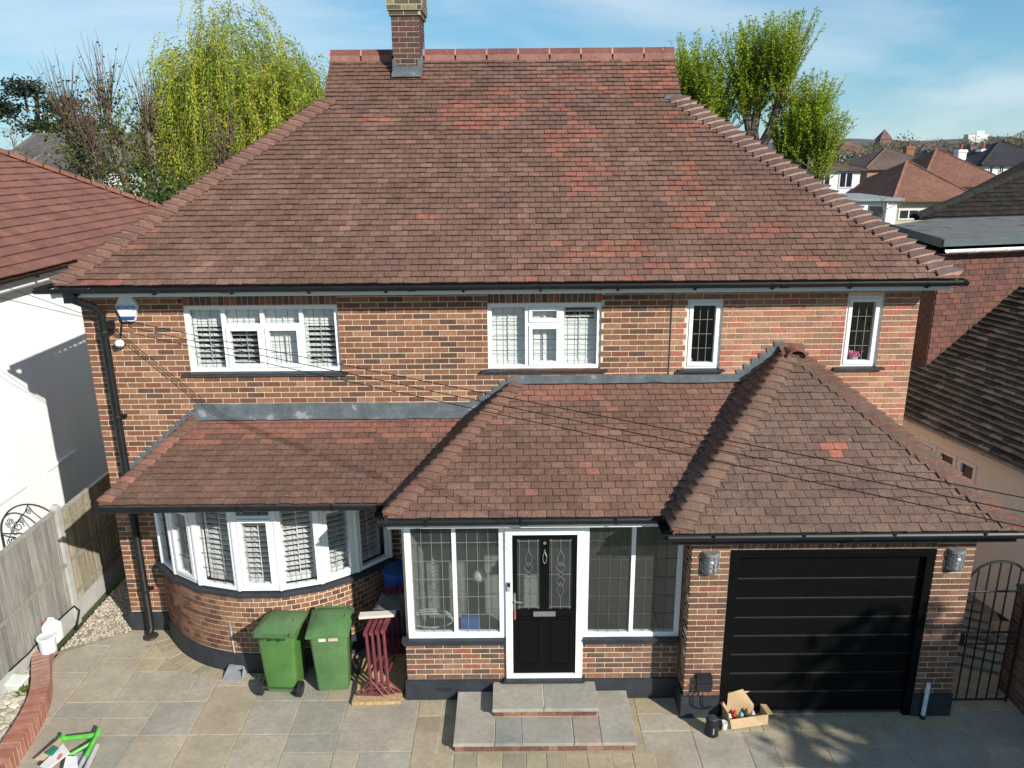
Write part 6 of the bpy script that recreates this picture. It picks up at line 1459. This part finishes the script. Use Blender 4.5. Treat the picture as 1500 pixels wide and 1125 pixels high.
# ================================================================== FAR HOUSES
def far_house(label, x0, x1, y, dep, eave, ridge, wcol, rcol, hipL=True, hipR=True, wins=(), chim=(), name='far_house', group='houses beyond the gardens', over=.35, rot=0.):
    c = V(((x0+x1)/2, y+dep/2, 0)); t = thing(name, label, 'house', tuple(c), group)
    Rm = Matrix.Rotation(rot, 3, 'Z')
    T = lambda p: c+Rm@(V(p)-c)
    def add(nm, mb, mat, par=t): mb.v = [tuple(T(v)) for v in mb.v]; return obj(nm, mb, mat, par)
    mb = MB(); mb.box(x0, x1, y, y+dep, 0, eave, wcol); wl = add('wall', mb, wallM)
    o = over; a, b, f, k = x0-o, x1+o, y-o, y+dep+o; hl = (k-f)/2 if hipL else 0; hr = (k-f)/2 if hipR else 0
    if hl+hr > (b-a): hl = hr = (b-a)/2-.01
    m_ = (f+k)/2; A, B, C, D = (a, f, eave), (b, f, eave), (b, k, eave), (a, k, eave); E_, F_ = (a+hl, m_, ridge), (b-hr, m_, ridge)
    mb = MB(); e2 = eave-.12
    mb.add([A, B, C, D, E_, F_, (a, f, e2), (b, f, e2), (b, k, e2), (a, k, e2)], [(0, 1, 5, 4), (1, 2, 5), (2, 3, 4, 5), (3, 0, 4), (0, 6, 7, 1), (1, 7, 8, 2), (2, 8, 9, 3), (3, 9, 6, 0), (9, 8, 7, 6)], rcol); ro_ = add('roof', mb, roofM)
    for p, q in ((A, E_), (B, F_), (E_, F_)): mb = MB(); mb.tube([V(p), V(q)], .09, 5, tuple(min(1, z_*1.35) for z_ in rcol)); add('ridge_tile', mb, roofM, ro_)
    for (wx0, wx1, wz0, wz1, lights) in wins:
        mb = MB(); mb.box(wx0, wx1, y-.05, y-.006, wz0, wz1, (.62, .63, .63)); wo = add('window', mb, wallM)
        n_ = lights
        for i in range(n_): mb = MB(); g_ = .09; ww = (wx1-wx0-g_)/n_; mb.box(wx0+g_+i*ww, wx0+(i+1)*ww, y-.07, y-.052, wz0+g_, wz1-g_); add('pane', mb, farGlassM, wo)
    for (cx_, cw, cz, ccol) in chim: mb = MB(); mb.box(cx_-cw/2, cx_+cw/2, m_-.4, m_+.4, eave, cz, ccol); mb.box(cx_-cw/2-.06, cx_+cw/2+.06, m_-.46, m_+.46, cz-.25, cz-.05, ccol); add('chimney', mb, wallM, ro_); mb = MB(); mb.tube([T((cx_, m_, cz)), T((cx_, m_, cz+.5))], .13, 8, (.25, .10, .07)); obj('chimney_pot', mb, wallM, ro_)
    return t
W = (.72, .73, .72); BR = (.115, .075, .062); RD = (.19, .088, .060); CR = (.42, .38, .29)
def fx(u, v, y): return onY(u, v, y)
def at(u, y): return onY(u, 240, y).x
def zt(v, y, u=1300): return onY(u, v, y).z
Y1 = 52; far_house('white rendered house with two upstairs windows and low brown roof', at(1178, Y1), at(1262, Y1), Y1, 6, zt(247, Y1), zt(229, Y1+3), W, (.10, .065, .055), True, True, [(at(1200, Y1), at(1219, Y1), zt(275, Y1), zt(253, Y1), 2), (at(1231, Y1), at(1252, Y1), zt(275, Y1), zt(251, Y1), 2)], over=.3)
Y2 = 45; t = thing('flat_roofed_extension', 'white flat-roofed extension with a dark window near the leafless young tree', 'building', (at(1290, Y2), Y2, 0), 'houses beyond the gardens')
x0, x1 = at(1236, Y2), at(1322, Y2); obj('wall', MB().box(x0, x1, Y2, Y2+5, 0, zt(294, Y2), W), wallM, t); obj('flat_roof', MB().box(x0-.25, x1+.25, Y2-.3, Y2+5.2, zt(294, Y2), zt(290, Y2), (.25, .27, .28)), wallM, t)
wo = obj('window', MB().box(at(1280, Y2), at(1303, Y2), Y2-.05, Y2-.006, zt(322, Y2), zt(300, Y2), (.12, .13, .13)), wallM, t); obj('pane', MB().box(at(1282, Y2), at(1301, Y2), Y2-.07, Y2-.052, zt(320, Y2), zt(302, Y2)), farGlassM, wo); obj('window', MB().box(at(1262, Y2), at(1269, Y2), Y2-.05, Y2-.006, zt(318, Y2), zt(301, Y2)), farGlassM, t)
obj('downpipe', MB().tube([(at(1306, Y2), Y2-.08, 0), (at(1306, Y2), Y2-.08, zt(295, Y2))], .05, 6, (.7, .7, .7)), wallM, t)
Y3 = 46; far_house('bungalow with rusty red hipped roof and cream wall with wide dark window', at(1322, Y3), at(1425, Y3), Y3, 7.2, zt(292, Y3), zt(236, Y3+3.6), CR, RD, True, True, [(at(1325, Y3), at(1370, Y3), zt(322, Y3), zt(306, Y3), 3)], over=.5)
Y4 = 60; far_house('house with steep pyramid roof, dark left slope and red front slope', at(1358, Y4), at(1478, Y4), Y4, 9.5, zt(272, Y4), zt(219, Y4+4.7), CR, (.175, .08, .056), True, True, over=.5)
Y5 = 78; far_house('long house with dull brown roof behind the pyramid roof', at(1272, Y5), at(1382, Y5), Y5, 9, zt(247, Y5), zt(217, Y5+4.5), (.35, .2, .13), BR, True, True, [(at(1318, Y5), at(1332, Y5), zt(262, Y5), zt(250, Y5), 2), (at(1350, Y5), at(1372, Y5), zt(262, Y5), zt(250, Y5), 2)], [(at(1362, Y5), .8, zt(214, Y5), (.25, .12, .07))])
Y6 = 72; far_house('white house with black roof and three small casement windows', at(1440, Y6), at(1560, Y6), Y6, 8, zt(241, Y6, 1480), zt(206, Y6+4, 1500), W, (.03, .03, .033), True, True, [(at(1450, Y6), at(1456, Y6), zt(256, Y6), zt(244, Y6), 1), (at(1464, Y6), at(1472, Y6), zt(256, Y6), zt(243, Y6), 2), (at(1487, Y6), at(1496, Y6), zt(256, Y6), zt(242, Y6), 2)], [(at(1441, Y6), .75, zt(219, Y6, 1440), W), (at(1475, Y6), .7, zt(218, Y6, 1475), W)])
Y7 = 100; far_house('distant house with faded pink-brown hipped roof among trees', at(1424, Y7), at(1472, Y7), Y7, 9, zt(232, Y7, 1450), zt(211, Y7+4, 1450), (.30, .18, .12), (.16, .095, .08), True, True)
Y8 = 92; far_house('small far house with dark brown roof beside the brown woodland', at(1363, Y8), at(1400, Y8), Y8, 8, zt(232, Y8), zt(220, Y8+4), (.3, .18, .12), (.07, .055, .05), True, True)
Y9 = 40; far_house('grey-roofed house behind the left neighbour with white wall', at(2, Y9), at(150, Y9), Y9, 8, zt(238, Y9, 60)-.2, zt(197, Y9+4, 60), W, (.10, .088, .082), False, False, [(at(70, Y9), at(100, Y9), zt(262, Y9, 80), zt(248, Y9, 80), 3)])
far_house('white house glimpsed beneath the willow strands', at(150, 38), at(300, 38), 38, 8, zt(242, 38, 200), zt(215, 42, 200), W, (.085, .07, .065), True, True, [(at(240, 38), at(262, 38), zt(262, 38, 250), zt(249, 38, 250), 2)])
# distant rows of small houses
random.seed(77)
for k in range(26):
    yy = random.uniform(230, 520); u_ = random.uniform(1225, 1500); xx = at(u_, yy); h_ = random.uniform(4.2, 5.4)
    far_house(['tiny far house in the hazy suburb below the hill', 'tiny far house in the hazy suburb below the hill'][0], xx-5, xx+5, yy, 8, h_, h_+3.2, random.choice([(.5, .5, .48), (.34, .2, .14), (.42, .36, .28)]), random.choice([(.12, .085, .075), (.16, .09, .07), (.10, .08, .075)]), True, True, group='tiny houses of the far suburb', over=.3)
# brick church tower
tx = at(1290, 420); t = thing('church_tower', 'small distant brick church tower with pointed roof on the skyline', 'tower', (tx, 420, 0)); zz_ = zt(204, 420, 1290)
obj('shaft', MB().box(tx-3, tx+3, 417, 423, 0, zz_, (.22, .12, .10)), wallM, t); mb = MB(); mb.add([(tx-3.3, 416.7, zz_), (tx+3.3, 416.7, zz_), (tx+3.3, 423.3, zz_), (tx-3.3, 423.3, zz_), (tx, 420, zz_+5)], [(0, 1, 4), (1, 2, 4), (2, 3, 4), (3, 0, 4), (3, 2, 1, 0)], (.16, .09, .08)); obj('spire', mb, roofM, t)
hx_ = onY(1437, 200, 1500); t = thing('hilltop_block', 'white block of flats on the far wooded hill', 'building', (hx_.x, 1500, 0)); z0_ = hx_.z
obj('block', MB().box(hx_.x-26, hx_.x+10, 1495, 1510, 0, z0_+4, (.62, .62, .60)), wallM, t); obj('tower_block', MB().box(hx_.x-12, hx_.x+2, 1494, 1494.9, 0, z0_+10, (.66, .66, .64)), wallM, t)

# far woodland, hills
random.seed(9)
wood_ = MB()
def far_tree(x, y, h, r, col, n):
    for k in range(n):
        u_ = random.uniform(-1, 1); a = random.uniform(0, 6.28); q = random.random()**.45; p = V((x+r*q*math.sqrt(1-u_*u_)*math.cos(a), y+r*q*math.sqrt(1-u_*u_)*math.sin(a), h*.55+h*.45*q*u_)); s_ = r*.17
        leafq(wood_, p, V((random.gauss(0, 1), random.gauss(0, 1), random.gauss(.6, .6))).normalized(), s_, s_*.22, jit(col, .22))
FC = [(.17, .145, .095), (.155, .135, .09), (.19, .155, .10), (.13, .135, .07), (.07, .085, .045)]
for k in range(300):
    yy = random.uniform(115, 620); sgn = 1; u_ = random.uniform(1190, 1530) if random.random() < .72 else random.uniform(-40, 300)
    h_ = (random.uniform(5.0, 7.5) if yy < 220 else random.uniform(7.5, 11.5)) if u_ > 600 else random.uniform(5.5, 9); far_tree(at(u_, yy), yy, h_, random.uniform(2.6, 5.2), random.choice(FC), 380)
for k in range(10): far_tree(at(1455+k*7, 300), 300+random.uniform(-20, 20), random.uniform(9, 13), 6, FC[2], 500)
for k in range(40): yy = random.uniform(700, 1300); far_tree(at(random.uniform(-60, 1540), yy), yy, random.uniform(8, 14), random.uniform(6, 12), random.choice(FC[:4]), 90)
o = obj('woodland', wood_, leafM); o['kind'] = 'stuff'
hm = MB(); n_ = 90
for layer, (yy, hb, hv, col) in enumerate(((1350, 6, 9, (.085, .082, .07)), (2200, 22, 16, (.10, .105, .10)), (3800, 40, 22, (.15, .17, .185)))):  # farther ridges get paler, bluer colours: distance haze painted in
    vs = []; fs = []
    for i in range(n_+1):
        x = -yy*1.0+2*yy*1.0*i/n_; h_ = hb+hv*(noise.noise(V((x/yy*3+layer*7, layer*3.3, 0)))+.5*noise.noise(V((x/yy*11, layer, 2))))+(x/yy > .35)*0
        h_ += max(0, x/yy-.2)*hv*.9
        for dy, f_ in ((-yy*.12, 0), (-yy*.04, .7), (0, 1), (yy*.06, .85), (yy*.16, 0)): vs.append((x, yy+dy, max(-.05, h_*f_+random.uniform(-.5, .5)*(f_ > 0))))
    for i in range(n_):
        for j in range(4): a = i*5+j; fs.append((a, a+5, a+6, a+1))
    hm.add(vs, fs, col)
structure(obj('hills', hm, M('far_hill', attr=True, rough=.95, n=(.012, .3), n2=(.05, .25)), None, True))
